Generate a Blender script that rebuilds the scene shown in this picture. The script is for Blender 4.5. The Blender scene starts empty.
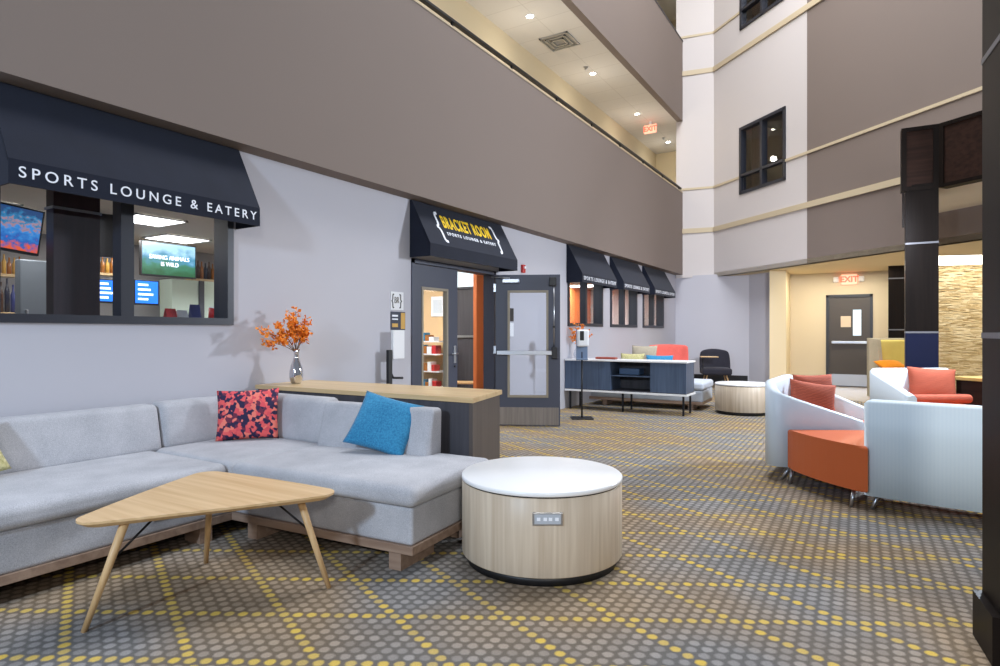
import bpy, bmesh, math, random
from mathutils import Vector, Matrix
S = bpy.context.scene
C = S.collection
PI = math.pi
R = math.radians
rnd = random.Random(7)

# ------------------------------------------------------------------ materials
def nt(name):
    m = bpy.data.materials.new(name); m.use_nodes = True
    n = m.node_tree; b = n.nodes['Principled BSDF']
    return m, n, b
def N(n, t, **kw):
    x = n.nodes.new(t)
    for k, v in kw.items(): setattr(x, k, v)
    return x
def rgb(c): return (c[0], c[1], c[2], 1)
def lin(r, g, b):
    f = lambda v: (v/255/12.92) if v/255 <= .04045 else ((v/255+.055)/1.055)**2.4
    return (f(r), f(g), f(b))
def sc_(c, k): return tuple(min(1, v*k) for v in c)
def plain(name, col, rough=.6, metal=0, var=.06, vs=3, bump=0, bs=80, spec=.5, coat=0):
    m, n, b = nt(name)
    tc = N(n, 'ShaderNodeTexCoord'); no = N(n, 'ShaderNodeTexNoise'); no.inputs['Scale'].default_value = vs; no.inputs['Detail'].default_value = 4
    n.links.new(tc.outputs['Object'], no.inputs['Vector'])
    mx = N(n, 'ShaderNodeMixRGB'); mx.inputs[1].default_value = rgb(sc_(col, 1-var)); mx.inputs[2].default_value = rgb(sc_(col, 1+var))
    n.links.new(no.outputs['Fac'], mx.inputs[0]); n.links.new(mx.outputs[0], b.inputs['Base Color'])
    b.inputs['Roughness'].default_value = rough; b.inputs['Metallic'].default_value = metal
    b.inputs['Specular IOR Level'].default_value = spec; b.inputs['Coat Weight'].default_value = coat
    if bump:
        n2 = N(n, 'ShaderNodeTexNoise'); n2.inputs['Scale'].default_value = bs; n2.inputs['Detail'].default_value = 3
        n.links.new(tc.outputs['Object'], n2.inputs['Vector'])
        bp = N(n, 'ShaderNodeBump'); bp.inputs['Strength'].default_value = bump; bp.inputs['Distance'].default_value = .004
        n.links.new(n2.outputs['Fac'], bp.inputs['Height']); n.links.new(bp.outputs[0], b.inputs['Normal'])
    return m
def wood(name, c1, c2, axis=2, scale=9, rough=.45, stretch=14, spec=.4):
    m, n, b = nt(name)
    tc = N(n, 'ShaderNodeTexCoord'); mp = N(n, 'ShaderNodeMapping'); sv = [scale*stretch/4]*3; sv[axis] = scale/stretch*2
    mp.inputs['Scale'].default_value = sv
    no = N(n, 'ShaderNodeTexNoise'); no.inputs['Scale'].default_value = 1; no.inputs['Detail'].default_value = 5; no.inputs['Distortion'].default_value = .4
    cr = N(n, 'ShaderNodeValToRGB'); cr.color_ramp.elements[0].position = .3; cr.color_ramp.elements[1].position = .7
    cr.color_ramp.elements[0].color = rgb(c1); cr.color_ramp.elements[1].color = rgb(c2)
    n.links.new(tc.outputs['Object'], mp.inputs['Vector']); n.links.new(mp.outputs[0], no.inputs['Vector'])
    n.links.new(no.outputs['Fac'], cr.inputs[0]); n.links.new(cr.outputs[0], b.inputs['Base Color'])
    b.inputs['Roughness'].default_value = rough; b.inputs['Specular IOR Level'].default_value = spec
    return m
def fabric(name, col, col2=None, scale=260, bump=.35, rough=.9):
    m, n, b = nt(name)
    tc = N(n, 'ShaderNodeTexCoord')
    w1 = N(n, 'ShaderNodeTexNoise'); w1.inputs['Scale'].default_value = scale; w1.inputs['Detail'].default_value = 2
    w2 = N(n, 'ShaderNodeTexNoise'); w2.inputs['Scale'].default_value = 5; w2.inputs['Detail'].default_value = 5
    for w in (w1, w2): n.links.new(tc.outputs['Object'], w.inputs['Vector'])
    ad = N(n, 'ShaderNodeMath', operation='MULTIPLY_ADD'); ad.inputs[1].default_value = .65; n.links.new(w1.outputs['Fac'], ad.inputs[0])
    ad2 = N(n, 'ShaderNodeMath', operation='MULTIPLY'); ad2.inputs[1].default_value = .35; n.links.new(w2.outputs['Fac'], ad2.inputs[0]); n.links.new(ad2.outputs[0], ad.inputs[2])
    cr = N(n, 'ShaderNodeValToRGB'); cr.color_ramp.elements[0].position = .32; cr.color_ramp.elements[1].position = .68
    col2 = col2 or sc_(col, .72)
    cr.color_ramp.elements[0].color = rgb(col2); cr.color_ramp.elements[1].color = rgb(sc_(col, 1.12))
    n.links.new(ad.outputs[0], cr.inputs[0]); n.links.new(cr.outputs[0], b.inputs['Base Color'])
    bp = N(n, 'ShaderNodeBump'); bp.inputs['Strength'].default_value = bump; bp.inputs['Distance'].default_value = .002
    n.links.new(w1.outputs['Fac'], bp.inputs['Height']); n.links.new(bp.outputs[0], b.inputs['Normal'])
    b.inputs['Roughness'].default_value = rough; b.inputs['Specular IOR Level'].default_value = .2
    try: b.inputs['Sheen Weight'].default_value = .1
    except Exception: pass
    return m
def emit(name, col, s):
    m, n, b = nt(name)
    b.inputs['Base Color'].default_value = rgb(sc_(col, .5)); b.inputs['Emission Color'].default_value = rgb(col); b.inputs['Emission Strength'].default_value = s
    return m
def glass(name, tint=(.95, .97, 1), refl=.08):
    m = bpy.data.materials.new(name); m.use_nodes = True; n = m.node_tree
    for x in list(n.nodes):
        if x.type != 'OUTPUT_MATERIAL': n.nodes.remove(x)
    out = n.nodes[0]
    tr = N(n, 'ShaderNodeBsdfTransparent'); tr.inputs[0].default_value = rgb(tint)
    gl = N(n, 'ShaderNodeBsdfGlossy'); gl.inputs['Roughness'].default_value = .02
    fr = N(n, 'ShaderNodeFresnel'); ge = N(n, 'ShaderNodeNewGeometry'); io = N(n, 'ShaderNodeMath', operation='MULTIPLY_ADD'); io.inputs[1].default_value = 1/1.45-1.45; io.inputs[2].default_value = 1.45; n.links.new(ge.outputs['Backfacing'], io.inputs[0]); n.links.new(io.outputs[0], fr.inputs[0])
    mx = N(n, 'ShaderNodeMixShader')
    n.links.new(fr.outputs[0], mx.inputs[0]); n.links.new(tr.outputs[0], mx.inputs[1]); n.links.new(gl.outputs[0], mx.inputs[2])
    n.links.new(mx.outputs[0], out.inputs[0])
    return m
M = {}
M['wall'] = plain('wall_paint_grey', lin(192, 191, 198), .8, var=.025, vs=1.2, bump=.05)
M['taupe'] = plain('wall_paint_taupe', lin(124, 111, 103), .8, var=.03, vs=.8, bump=.05)
M['offwhite'] = plain('wall_paint_offwhite', lin(206, 199, 196), .8, var=.025, vs=.8, bump=.05)
M['cream'] = plain('wall_paint_cream', lin(222, 206, 172), .8, var=.025, vs=.8)
M['trimcream'] = plain('trim_cream', lin(198, 182, 152), .6, var=.03)
M['ceil'] = plain('ceiling_white', lin(228, 222, 210), .85, var=.02)
M['frame'] = plain('dark_bronze_frame', lin(44, 46, 54), .4, var=.05, spec=.5)
M['doorgrey'] = plain('painted_door_grey', lin(66, 70, 86), .45, var=.04)
M['doorbrown'] = plain('painted_door_brown', lin(72, 66, 62), .45, var=.04)
M['awning'] = fabric('awning_canvas', lin(27, 32, 47), lin(20, 24, 36), 300, .15, .85)
M['white'] = plain('white_lettering', lin(235, 238, 245), .6, var=.01)
M['yellow'] = plain('yellow_lettering', lin(245, 205, 30), .6, var=.02)
M['whitetop'] = plain('white_solid_surface', lin(240, 240, 240), .3, var=.01, spec=.5)
M['birch'] = wood('birch_veneer', lin(186, 168, 146), lin(212, 197, 176), 2, 8, .4)
M['oak'] = wood('oak_table_top', lin(196, 160, 112), lin(222, 190, 146), 0, 6, .4)
M['oakleg'] = wood('oak_leg', lin(190, 152, 104), lin(214, 180, 134), 2, 10, .45)
M['countertop'] = wood('light_oak_counter', lin(190, 160, 116), lin(214, 188, 144), 0, 5, .35)
M['charwood'] = wood('charcoal_veneer', lin(58, 58, 64), lin(74, 73, 79), 2, 8, .45)
M['trimwood'] = wood('brown_trim_wood', lin(132, 108, 92), lin(160, 136, 118), 0, 7, .5)
M['darkwood'] = wood('espresso_veneer', lin(23, 18, 16), lin(30, 24, 21), 2, 7, .42, spec=.08)
M['walnutp'] = wood('walnut_panel', lin(38, 26, 22), lin(56, 38, 31), 0, 6, .5, spec=.1)
M['navy'] = plain('navy_reflection_panel', lin(14, 22, 56), .35, var=.08, spec=.2)  # blue reflection on the lower column panel, painted in as navy
M['sofa'] = fabric('sofa_grey_weave', lin(186, 186, 190), lin(150, 151, 157), 240, .4)
M['black'] = plain('black_plastic', lin(24, 24, 27), .45, var=.05)
M['blackmetal'] = plain('black_metal', lin(32, 32, 36), .4, .5, var=.05)
M['steel'] = plain('brushed_steel', lin(188, 190, 195), .32, 1, var=.05)
M['chrome'] = plain('chrome', lin(215, 215, 220), .1, 1, var=.02)
M['kick'] = wood('brushed_kick_plate', lin(120, 112, 106), lin(142, 133, 126), 2, 10, .4)
M['vinylwhite'] = plain('white_vinyl', lin(216, 229, 240), .42, var=.02, bump=.1, bs=60)
M['orange'] = plain('orange_vinyl', lin(202, 98, 48), .4, var=.04, bump=.15, bs=50)
M['coral'] = fabric('coral_fabric', lin(216, 104, 92), lin(190, 84, 76), 200, .2)
M['blackfab'] = fabric('black_chair_fabric', lin(50, 49, 58), lin(38, 38, 46), 200, .2)
M['yellowfab'] = fabric('yellow_chair_fabric', lin(246, 220, 122), lin(234, 204, 100), 200, .2)
M['beigefab'] = fabric('beige_chair_fabric', lin(196, 182, 152), lin(176, 162, 132), 200, .2)
M['orangefab'] = fabric('orange_cushion_fabric', lin(240, 150, 30), lin(220, 120, 20), 200, .2)
M['bluefab'] = fabric('blue_cushion_fabric', lin(64, 142, 182), lin(38, 108, 150), 90, .3)
M['paleblue'] = fabric('sofa_pale_grey', lin(190, 196, 204), lin(166, 172, 182), 240, .3)
M['olive'] = fabric('yellow_green_cushion', lin(206, 198, 150), lin(150, 146, 90), 60, .2)
M['taupefab'] = fabric('taupe_cushion', lin(176, 166, 146), lin(150, 140, 122), 120, .2)
M['petal'] = plain('orange_petal', lin(246, 146, 44), .6, var=.18, vs=30)
M['stem'] = plain('brown_stem', lin(110, 76, 44), .7, var=.1)
M['paper'] = plain('white_paper', lin(235, 236, 238), .7, var=.015)
M['red'] = plain('red_plastic', lin(196, 40, 40), .4, var=.05)
M['orangewall'] = plain('orange_wall_paint', lin(214, 116, 58), .7, var=.03)
M['amber'] = plain('amber_bottle', lin(160, 100, 40), .2, var=.2, vs=10)
M['brownglass'] = plain('brown_bottle', lin(70, 44, 28), .2, var=.2, vs=10)
M['darkbottle'] = plain('dark_bottle', lin(34, 36, 54), .2, var=.2, vs=10)
M['gold'] = plain('gold_print', lin(206, 160, 70), .5, var=.1)
M['navyp'] = plain('navy_print', lin(40, 50, 110), .5, var=.06)
M['tile'] = plain('beige_floor_tile', lin(206, 192, 168), .18, var=.06, vs=2)
M['glass'] = glass('window_glass')
M['clearvase'] = glass('clear_vase_glass', (.85, .88, .92))
M['exit'] = emit('exit_sign_red', lin(255, 70, 50), 3.0)
M['exitface'] = emit('exit_sign_face', lin(255, 180, 150), 1.2)
M['panel'] = emit('light_panel', (1, .97, .92), 9)
M['downlight'] = emit('downlight_lens', (1, .93, .8), 25)
M['cove'] = emit('ceiling_glow_sheet', (1, .92, .78), 3.4)  # brightness of the lit ceiling put in as emission
M['bluescreen'] = emit('screen_blue', lin(30, 110, 220), 1.6)
M['screenwhite'] = emit('screen_white', lin(230, 240, 255), 2)
M['sofashade'] = M['sofa']

def pattern_mat():
    m, n, b = nt('coral_navy_geometric')
    tc = N(n, 'ShaderNodeTexCoord'); v = N(n, 'ShaderNodeTexVoronoi'); v.distance = 'MANHATTAN'; v.inputs['Scale'].default_value = 34; v.inputs['Randomness'].default_value = .85
    mp = N(n, 'ShaderNodeMapping'); mp.inputs['Scale'].default_value = (1, .001, 1); mp.inputs['Rotation'].default_value = (0, .5, 0)
    n.links.new(tc.outputs['Object'], mp.inputs[0]); n.links.new(mp.outputs[0], v.inputs['Vector'])
    sp = N(n, 'ShaderNodeSeparateColor'); n.links.new(v.outputs['Color'], sp.inputs[0])
    cr = N(n, 'ShaderNodeValToRGB'); cr.color_ramp.interpolation = 'CONSTANT'
    e = cr.color_ramp.elements; e[0].color = rgb(lin(44, 34, 70)); e[1].position = .36; e[1].color = rgb(lin(236, 96, 96))
    for p, c in ((.55, lin(243, 128, 112)), (.72, lin(226, 84, 92)), (.86, lin(110, 44, 70))):
        x = e.new(p); x.color = rgb(c)
    n.links.new(sp.outputs[0], cr.inputs[0]); n.links.new(cr.outputs[0], b.inputs['Base Color']); b.inputs['Roughness'].default_value = .85
    return m
M['pattern'] = pattern_mat()
def stripe_mat(name, c1, c2, scale, rough, axis='X'):
    m, n, b = nt(name)
    tc = N(n, 'ShaderNodeTexCoord'); w = N(n, 'ShaderNodeTexWave'); w.bands_direction = axis; w.inputs['Scale'].default_value = scale; w.inputs['Distortion'].default_value = 2.5; w.inputs['Detail Scale'].default_value = 2
    n.links.new(tc.outputs['Object'], w.inputs['Vector'])
    mx = N(n, 'ShaderNodeMixRGB'); mx.inputs[1].default_value = rgb(c1); mx.inputs[2].default_value = rgb(c2)
    n.links.new(w.outputs['Fac'], mx.inputs[0]); n.links.new(mx.outputs[0], b.inputs['Base Color']); b.inputs['Roughness'].default_value = rough
    bp = N(n, 'ShaderNodeBump'); bp.inputs['Strength'].default_value = .3; bp.inputs['Distance'].default_value = .003
    n.links.new(w.outputs['Fac'], bp.inputs['Height']); n.links.new(bp.outputs[0], b.inputs['Normal'])
    return m
M['rustpillow'] = stripe_mat('rust_striped_fabric', lin(192, 94, 64), lin(138, 62, 46), 22, .85, 'Z')
def ribbed():
    m, n, b = nt('white_ribbed_vinyl')
    tc = N(n, 'ShaderNodeTexCoord'); w = N(n, 'ShaderNodeTexWave'); w.bands_direction = 'X'; w.inputs['Scale'].default_value = 14; w.inputs['Distortion'].default_value = .3
    n.links.new(tc.outputs['Object'], w.inputs['Vector'])
    mx = N(n, 'ShaderNodeMixRGB'); mx.inputs[1].default_value = rgb(lin(213, 228, 237)); mx.inputs[2].default_value = rgb(lin(217, 231, 239))
    n.links.new(w.outputs['Fac'], mx.inputs[0]); n.links.new(mx.outputs[0], b.inputs['Base Color']); b.inputs['Roughness'].default_value = .45
    bp = N(n, 'ShaderNodeBump'); bp.inputs['Strength'].default_value = .05; bp.inputs['Distance'].default_value = .002
    n.links.new(w.outputs['Fac'], bp.inputs['Height']); n.links.new(bp.outputs[0], b.inputs['Normal'])
    return m
M['ribbed'] = ribbed()
def mathn(n, op, a, b=None, c=None):
    x = N(n, 'ShaderNodeMath', operation=op)
    for i, v in enumerate((a, b, c)):
        if v is None: continue
        if isinstance(v, (int, float)): x.inputs[i].default_value = v
        else: n.links.new(v, x.inputs[i])
    return x.outputs[0]
def stone_mat():
    m, n, b = nt('stacked_stone_mosaic')
    tc = N(n, 'ShaderNodeTexCoord'); mp = N(n, 'ShaderNodeMapping'); mp.inputs['Scale'].default_value = (6, 6, 30)
    n.links.new(tc.outputs['Object'], mp.inputs[0])
    v = N(n, 'ShaderNodeTexVoronoi'); v.distance = 'CHEBYCHEV'; v.inputs['Scale'].default_value = 1; v.inputs['Randomness'].default_value = .9; n.links.new(mp.outputs[0], v.inputs['Vector'])
    sp = N(n, 'ShaderNodeSeparateColor'); n.links.new(v.outputs['Color'], sp.inputs[0])
    cr = N(n, 'ShaderNodeValToRGB'); e = cr.color_ramp.elements; e[0].color = rgb(lin(186, 160, 112)); e[1].color = rgb(lin(240, 226, 190)); x = e.new(.5); x.color = rgb(lin(222, 202, 158))
    n.links.new(sp.outputs[0], cr.inputs[0]); n.links.new(cr.outputs[0], b.inputs['Base Color'])
    ad = mathn(n, 'ADD', sp.outputs[0], mathn(n, 'MULTIPLY', v.outputs['Distance'], -1.2))
    bp = N(n, 'ShaderNodeBump'); bp.inputs['Strength'].default_value = 1; bp.inputs['Distance'].default_value = .05
    n.links.new(ad, bp.inputs['Height']); n.links.new(bp.outputs[0], b.inputs['Normal']); b.inputs['Roughness'].default_value = .75
    return m
M['stone'] = stone_mat()
def carpet_mat():
    m, n, b = nt('dotted_carpet')
    tc = N(n, 'ShaderNodeTexCoord'); sx = N(n, 'ShaderNodeSeparateXYZ'); n.links.new(tc.outputs['Object'], sx.inputs[0])
    X, Y = sx.outputs[0], sx.outputs[1]
    x0, y0 = -1.42, 2.37
    a1, a2 = R(29.7), R(-24.4); la, lb = .0633, .0619
    ax, ay = math.cos(a1)*la, math.sin(a1)*la; bx, by = math.cos(a2)*lb, math.sin(a2)*lb
    det = ax*by-ay*bx
    dx = mathn(n, 'SUBTRACT', X, x0); dy = mathn(n, 'SUBTRACT', Y, y0)
    u = mathn(n, 'ADD', mathn(n, 'MULTIPLY', dx, by/det), mathn(n, 'MULTIPLY', dy, -bx/det))
    v = mathn(n, 'ADD', mathn(n, 'MULTIPLY', dx, -ay/det), mathn(n, 'MULTIPLY', dy, ax/det))
    iu = mathn(n, 'ROUND', u); iv = mathn(n, 'ROUND', v)
    fu = mathn(n, 'SUBTRACT', u, iu); fv = mathn(n, 'SUBTRACT', v, iv)
    px = mathn(n, 'ADD', mathn(n, 'MULTIPLY', fu, ax), mathn(n, 'MULTIPLY', fv, bx))
    py = mathn(n, 'ADD', mathn(n, 'MULTIPLY', fu, ay), mathn(n, 'MULTIPLY', fv, by))
    d = mathn(n, 'SQRT', mathn(n, 'ADD', mathn(n, 'MULTIPLY', px, px), mathn(n, 'MULTIPLY', py, py)))
    no0 = N(n, 'ShaderNodeTexNoise'); no0.inputs['Scale'].default_value = 60; no0.inputs['Detail'].default_value = 3; n.links.new(tc.outputs['Object'], no0.inputs['Vector'])
    d = mathn(n, 'ADD', d, mathn(n, 'MULTIPLY', mathn(n, 'SUBTRACT', no0.outputs['Fac'], .5), .012))
    mr = N(n, 'ShaderNodeMapRange'); mr.inputs[1].default_value = .0165; mr.inputs[2].default_value = .026; mr.inputs[3].default_value = 1; mr.inputs[4].default_value = 0
    n.links.new(d, mr.inputs[0]); dot = mr.outputs[0]
    mu = mathn(n, 'LESS_THAN', mathn(n, 'ABSOLUTE', mathn(n, 'SUBTRACT', mathn(n, 'FLOORED_MODULO', mathn(n, 'ADD', iu, .0), 8), 0)), .5)
    mv = mathn(n, 'LESS_THAN', mathn(n, 'FLOORED_MODULO', iv, 8), .5)
    yel = mathn(n, 'MAXIMUM', mu, mv)
    # cell id noise and large tone patches
    cmb = N(n, 'ShaderNodeCombineXYZ'); n.links.new(iu, cmb.inputs[0]); n.links.new(iv, cmb.inputs[1])
    wn = N(n, 'ShaderNodeTexWhiteNoise'); wn.noise_dimensions = '3D'; n.links.new(cmb.outputs[0], wn.inputs['Vector'])
    big = N(n, 'ShaderNodeTexNoise'); big.inputs['Scale'].default_value = .9; big.inputs['Detail'].default_value = 1.5; n.links.new(tc.outputs['Object'], big.inputs['Vector'])
    bigr = N(n, 'ShaderNodeValToRGB'); bigr.color_ramp.elements[0].position = .40; bigr.color_ramp.elements[1].position = .60; n.links.new(big.outputs['Fac'], bigr.inputs[0])
    dotc = N(n, 'ShaderNodeMixRGB'); dotc.inputs[1].default_value = rgb(lin(142, 139, 137)); dotc.inputs[2].default_value = rgb(lin(156, 138, 117)); n.links.new(bigr.outputs[0], dotc.inputs[0])
    grd = N(n, 'ShaderNodeMixRGB'); grd.inputs[1].default_value = rgb(lin(102, 100, 98)); grd.inputs[2].default_value = rgb(lin(114, 99, 81)); n.links.new(bigr.outputs[0], grd.inputs[0])
    dk = N(n, 'ShaderNodeMixRGB', blend_type='MULTIPLY'); dk.inputs[0].default_value = 1
    val = mathn(n, 'MULTIPLY_ADD', wn.outputs['Value'], .3, .82); cc = N(n, 'ShaderNodeCombineColor')
    for i in range(3): n.links.new(val, cc.inputs[i])
    n.links.new(dotc.outputs[0], dk.inputs[1]); n.links.new(cc.outputs[0], dk.inputs[2])
    yc = N(n, 'ShaderNodeMixRGB'); yc.inputs[2].default_value = rgb(lin(204, 174, 84)); n.links.new(dk.outputs[0], yc.inputs[1]); n.links.new(mathn(n, 'MULTIPLY', yel, mathn(n, 'MULTIPLY_ADD', wn.outputs['Value'], .45, .55)), yc.inputs[0])
    fin = N(n, 'ShaderNodeMixRGB'); n.links.new(dot, fin.inputs[0]); n.links.new(grd.outputs[0], fin.inputs[1]); n.links.new(yc.outputs[0], fin.inputs[2])
    sp = N(n, 'ShaderNodeTexNoise'); sp.inputs['Scale'].default_value = 220; sp.inputs['Detail'].default_value = 2; n.links.new(tc.outputs['Object'], sp.inputs['Vector'])
    ml = N(n, 'ShaderNodeMixRGB', blend_type='OVERLAY'); ml.inputs[0].default_value = .5; n.links.new(fin.outputs[0], ml.inputs[1]); n.links.new(sp.outputs['Fac'], ml.inputs[2])
    n.links.new(ml.outputs[0], b.inputs['Base Color']); b.inputs['Roughness'].default_value = .95; b.inputs['Specular IOR Level'].default_value = .1
    bp = N(n, 'ShaderNodeBump'); bp.inputs['Strength'].default_value = .4; bp.inputs['Distance'].default_value = .004
    n.links.new(mathn(n, 'ADD', dot, sp.outputs['Fac']), bp.inputs['Height']); n.links.new(bp.outputs[0], b.inputs['Normal'])
    return m
M['carpet'] = carpet_mat()
def screen_mat(name, stops, scale, s):
    m, n, b = nt(name)
    tc = N(n, 'ShaderNodeTexCoord'); no = N(n, 'ShaderNodeTexNoise'); no.inputs['Scale'].default_value = scale; no.inputs['Detail'].default_value = 4
    n.links.new(tc.outputs['Generated'], no.inputs['Vector'])
    sx = N(n, 'ShaderNodeSeparateXYZ'); n.links.new(tc.outputs['Generated'], sx.inputs[0])
    f = mathn(n, 'MULTIPLY_ADD', mathn(n, 'SUBTRACT', no.outputs['Fac'], .5), .9, sx.outputs[2])
    cr = N(n, 'ShaderNodeValToRGB'); e = cr.color_ramp.elements
    e[0].position = stops[0][0]; e[0].color = rgb(stops[0][1]); e[1].position = stops[-1][0]; e[1].color = rgb(stops[-1][1])
    for p, c in stops[1:-1]: e.new(p).color = rgb(c)
    n.links.new(f, cr.inputs[0]); n.links.new(cr.outputs[0], b.inputs['Emission Color']); b.inputs['Emission Strength'].default_value = s
    b.inputs['Base Color'].default_value = (.02, .02, .02, 1); b.inputs['Roughness'].default_value = .2
    return m
M['mountain'] = screen_mat('screen_mountain_view', [(0, lin(30, 90, 50)), (.35, lin(50, 120, 90)), (.55, lin(70, 140, 170)), (.8, lin(170, 215, 235))], 4, 1.3)
M['sport'] = screen_mat('screen_sports_show', [(0, lin(200, 80, 40)), (.2, lin(30, 80, 150)), (.5, lin(50, 120, 180)), (.62, lin(150, 110, 110)), (.72, lin(40, 110, 150)), (.9, lin(30, 60, 100))], 9, 1.3)

# ------------------------------------------------------------------ geometry helpers
class MB:
    def __init__(s): s.bm = bmesh.new()
    def mark(s): return len(s.bm.verts)
    def xf(s, i0, mat):
        s.bm.verts.ensure_lookup_table()
        for v in s.bm.verts[i0:]: v.co = mat @ v.co
        return s
    def quad(s, *ps):
        s.bm.faces.new([s.bm.verts.new(p) for p in ps]); return s
    def box(s, x0, x1, y0, y1, z0, z1, bev=0, seg=2):
        i0 = s.mark()
        r = bmesh.ops.create_cube(s.bm, size=1)
        vs = r['verts']
        for v in vs: v.co = Vector((x0+(v.co.x+.5)*(x1-x0), y0+(v.co.y+.5)*(y1-y0), z0+(v.co.z+.5)*(z1-z0)))
        if bev:
            es = list({e for v in vs for e in v.link_edges})
            bmesh.ops.bevel(s.bm, geom=es, offset=bev, segments=seg, profile=.5, affect='EDGES')
        return s
    def prism(s, poly, z0, z1, bev=0, seg=2):
        lo = [s.bm.verts.new((p[0], p[1], z0)) for p in poly]; hi = [s.bm.verts.new((p[0], p[1], z1)) for p in poly]
        n = len(poly); fs = [s.bm.faces.new(lo[::-1]), s.bm.faces.new(hi)]
        for i in range(n): fs.append(s.bm.faces.new((lo[i], lo[(i+1) % n], hi[(i+1) % n], hi[i])))
        if bev:
            es = list({e for f in fs[:2] for e in f.edges})
            bmesh.ops.bevel(s.bm, geom=es, offset=bev, segments=seg, profile=.5, affect='EDGES')
        return s
    def ext(s, poly3, vec):
        vec = Vector(vec); lo = [s.bm.verts.new(p) for p in poly3]; hi = [s.bm.verts.new(Vector(p)+vec) for p in poly3]; n = len(poly3)
        s.bm.faces.new(lo[::-1]); s.bm.faces.new(hi)
        for i in range(n): s.bm.faces.new((lo[i], lo[(i+1) % n], hi[(i+1) % n], hi[i]))
        return s
    def lathe(s, prof, cx=0, cy=0, n=32, flute=0, nf=8, twist=0, caps=True):
        rings = []
        for r, z in prof:
            ring = []
            for k in range(n):
                a = 2*PI*k/n
                rr = r*(1+flute*math.sin(nf*a+twist*z)) if flute else r
                ring.append(s.bm.verts.new((cx+rr*math.cos(a), cy+rr*math.sin(a), z)))
            rings.append(ring)
        for a, b in zip(rings, rings[1:]):
            for k in range(n):
                f = s.bm.faces.new((a[k], a[(k+1) % n], b[(k+1) % n], b[k])); f.smooth = True
        if caps and prof[0][0] > 1e-4: s.bm.faces.new(rings[0][::-1])
        if caps and prof[-1][0] > 1e-4: s.bm.faces.new(rings[-1])
        return s
    def tube(s, pts, r, n=10, r2=None):
        pts = [Vector(p) for p in pts]; rings = []; m = len(pts)
        for i, p in enumerate(pts):
            d = (pts[min(i+1, m-1)]-pts[max(i-1, 0)]).normalized()
            up = Vector((0, 0, 1)) if abs(d.z) < .9 else Vector((1, 0, 0))
            a = d.cross(up).normalized(); b = d.cross(a)
            rr = r if r2 is None else r+(r2-r)*i/(m-1)
            rings.append([s.bm.verts.new(p+a*rr*math.cos(2*PI*k/n)+b*rr*math.sin(2*PI*k/n)) for k in range(n)])
        for a, b in zip(rings, rings[1:]):
            for k in range(n):
                f = s.bm.faces.new((a[k], a[(k+1) % n], b[(k+1) % n], b[k])); f.smooth = True
        s.bm.faces.new(rings[0][::-1]); s.bm.faces.new(rings[-1])
        return s
    def rbox(s, x0, x1, y0, y1, z0, z1, r=.04, puff=0, seg=4, mid=6, fn=None):
        hx, hy, hz = (x1-x0)/2, (y1-y0)/2, (z1-z0)/2; c = Vector(((x0+x1)/2, (y0+y1)/2, (z0+z1)/2)); r = min(r, hx, hy, hz)
        def axis(h):
            a = [-h+r*(1-math.cos(PI/2*k/seg)) if False else -h+r*k/seg for k in range(seg+1)]
            b = [-h+r+(2*h-2*r)*k/mid for k in range(1, mid)]
            return a+b+[-v for v in a[::-1]]
        A = [axis(hx), axis(hy), axis(hz)]; H = (hx, hy, hz); i0 = s.mark(); cache = {}
        def vert(p):
            key = tuple(round(v, 6) for v in p)
            if key in cache: return cache[key]
            q = Vector([max(-(H[i]-r), min(H[i]-r, p[i])) for i in range(3)]); d = Vector(p)-q
            if d.length > 1e-9: w = q+d.normalized()*r
            else: w = Vector(p)
            if puff:
                ux, uy = w.x/hx, w.y/hy
                w.z += puff*(1-ux*ux)*(1-uy*uy)*(1 if w.z > 0 else 0)*max(0, w.z/hz)
            w = w+c
            if fn: w = Vector(fn(w))
            cache[key] = s.bm.verts.new(w); return cache[key]
        for ax in range(3):
            u, v = (ax+1) % 3, (ax+2) % 3
            for sg in (-1, 1):
                for i in range(len(A[u])-1):
                    for j in range(len(A[v])-1):
                        q = []
                        for (a, b) in ((i, j), (i+1, j), (i+1, j+1), (i, j+1)):
                            p = [0, 0, 0]; p[ax] = sg*H[ax]; p[u] = A[u][a]; p[v] = A[v][b]; q.append(vert(p))
                        if sg < 0: q = q[::-1]
                        if len(set(q)) == 4:
                            f = s.bm.faces.new(q); f.smooth = True
        return s
    def pillow(s, w, h, t, n=20, pinch=.06):
        # lies in the XZ plane, thickness along Y, base at z=0
        G = []
        for side in (-1, 1):
            g = []
            for i in range(n+1):
                row = []
                for j in range(n+1):
                    u, v = -1+2*i/n, -1+2*j/n
                    th = t/2*max(0, (1-abs(u)**2.6))**.55*max(0, (1-abs(v)**2.6))**.55
                    x = u*w/2*(1-pinch*(1-v*v)); z = v*h/2*(1-pinch*(1-u*u))+h/2
                    row.append((x, side*th, z))
                g.append(row)
            G.append(g)
        cache = {}
        def V_(p):
            k = tuple(round(c, 6) for c in p)
            if k not in cache: cache[k] = s.bm.verts.new(p)
            return cache[k]
        for si, g in enumerate(G):
            for i in range(n):
                for j in range(n):
                    q = [V_(g[i][j]), V_(g[i+1][j]), V_(g[i+1][j+1]), V_(g[i][j+1])]
                    if si == 1: q = q[::-1]
                    if len(set(q)) == 4:
                        try: f = s.bm.faces.new(q); f.smooth = True
                        except ValueError: pass
        return s
def label(o, lab, cat, group=None):
    o['label'] = lab; o['category'] = cat
    if group: o['group'] = group
    return o
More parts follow.
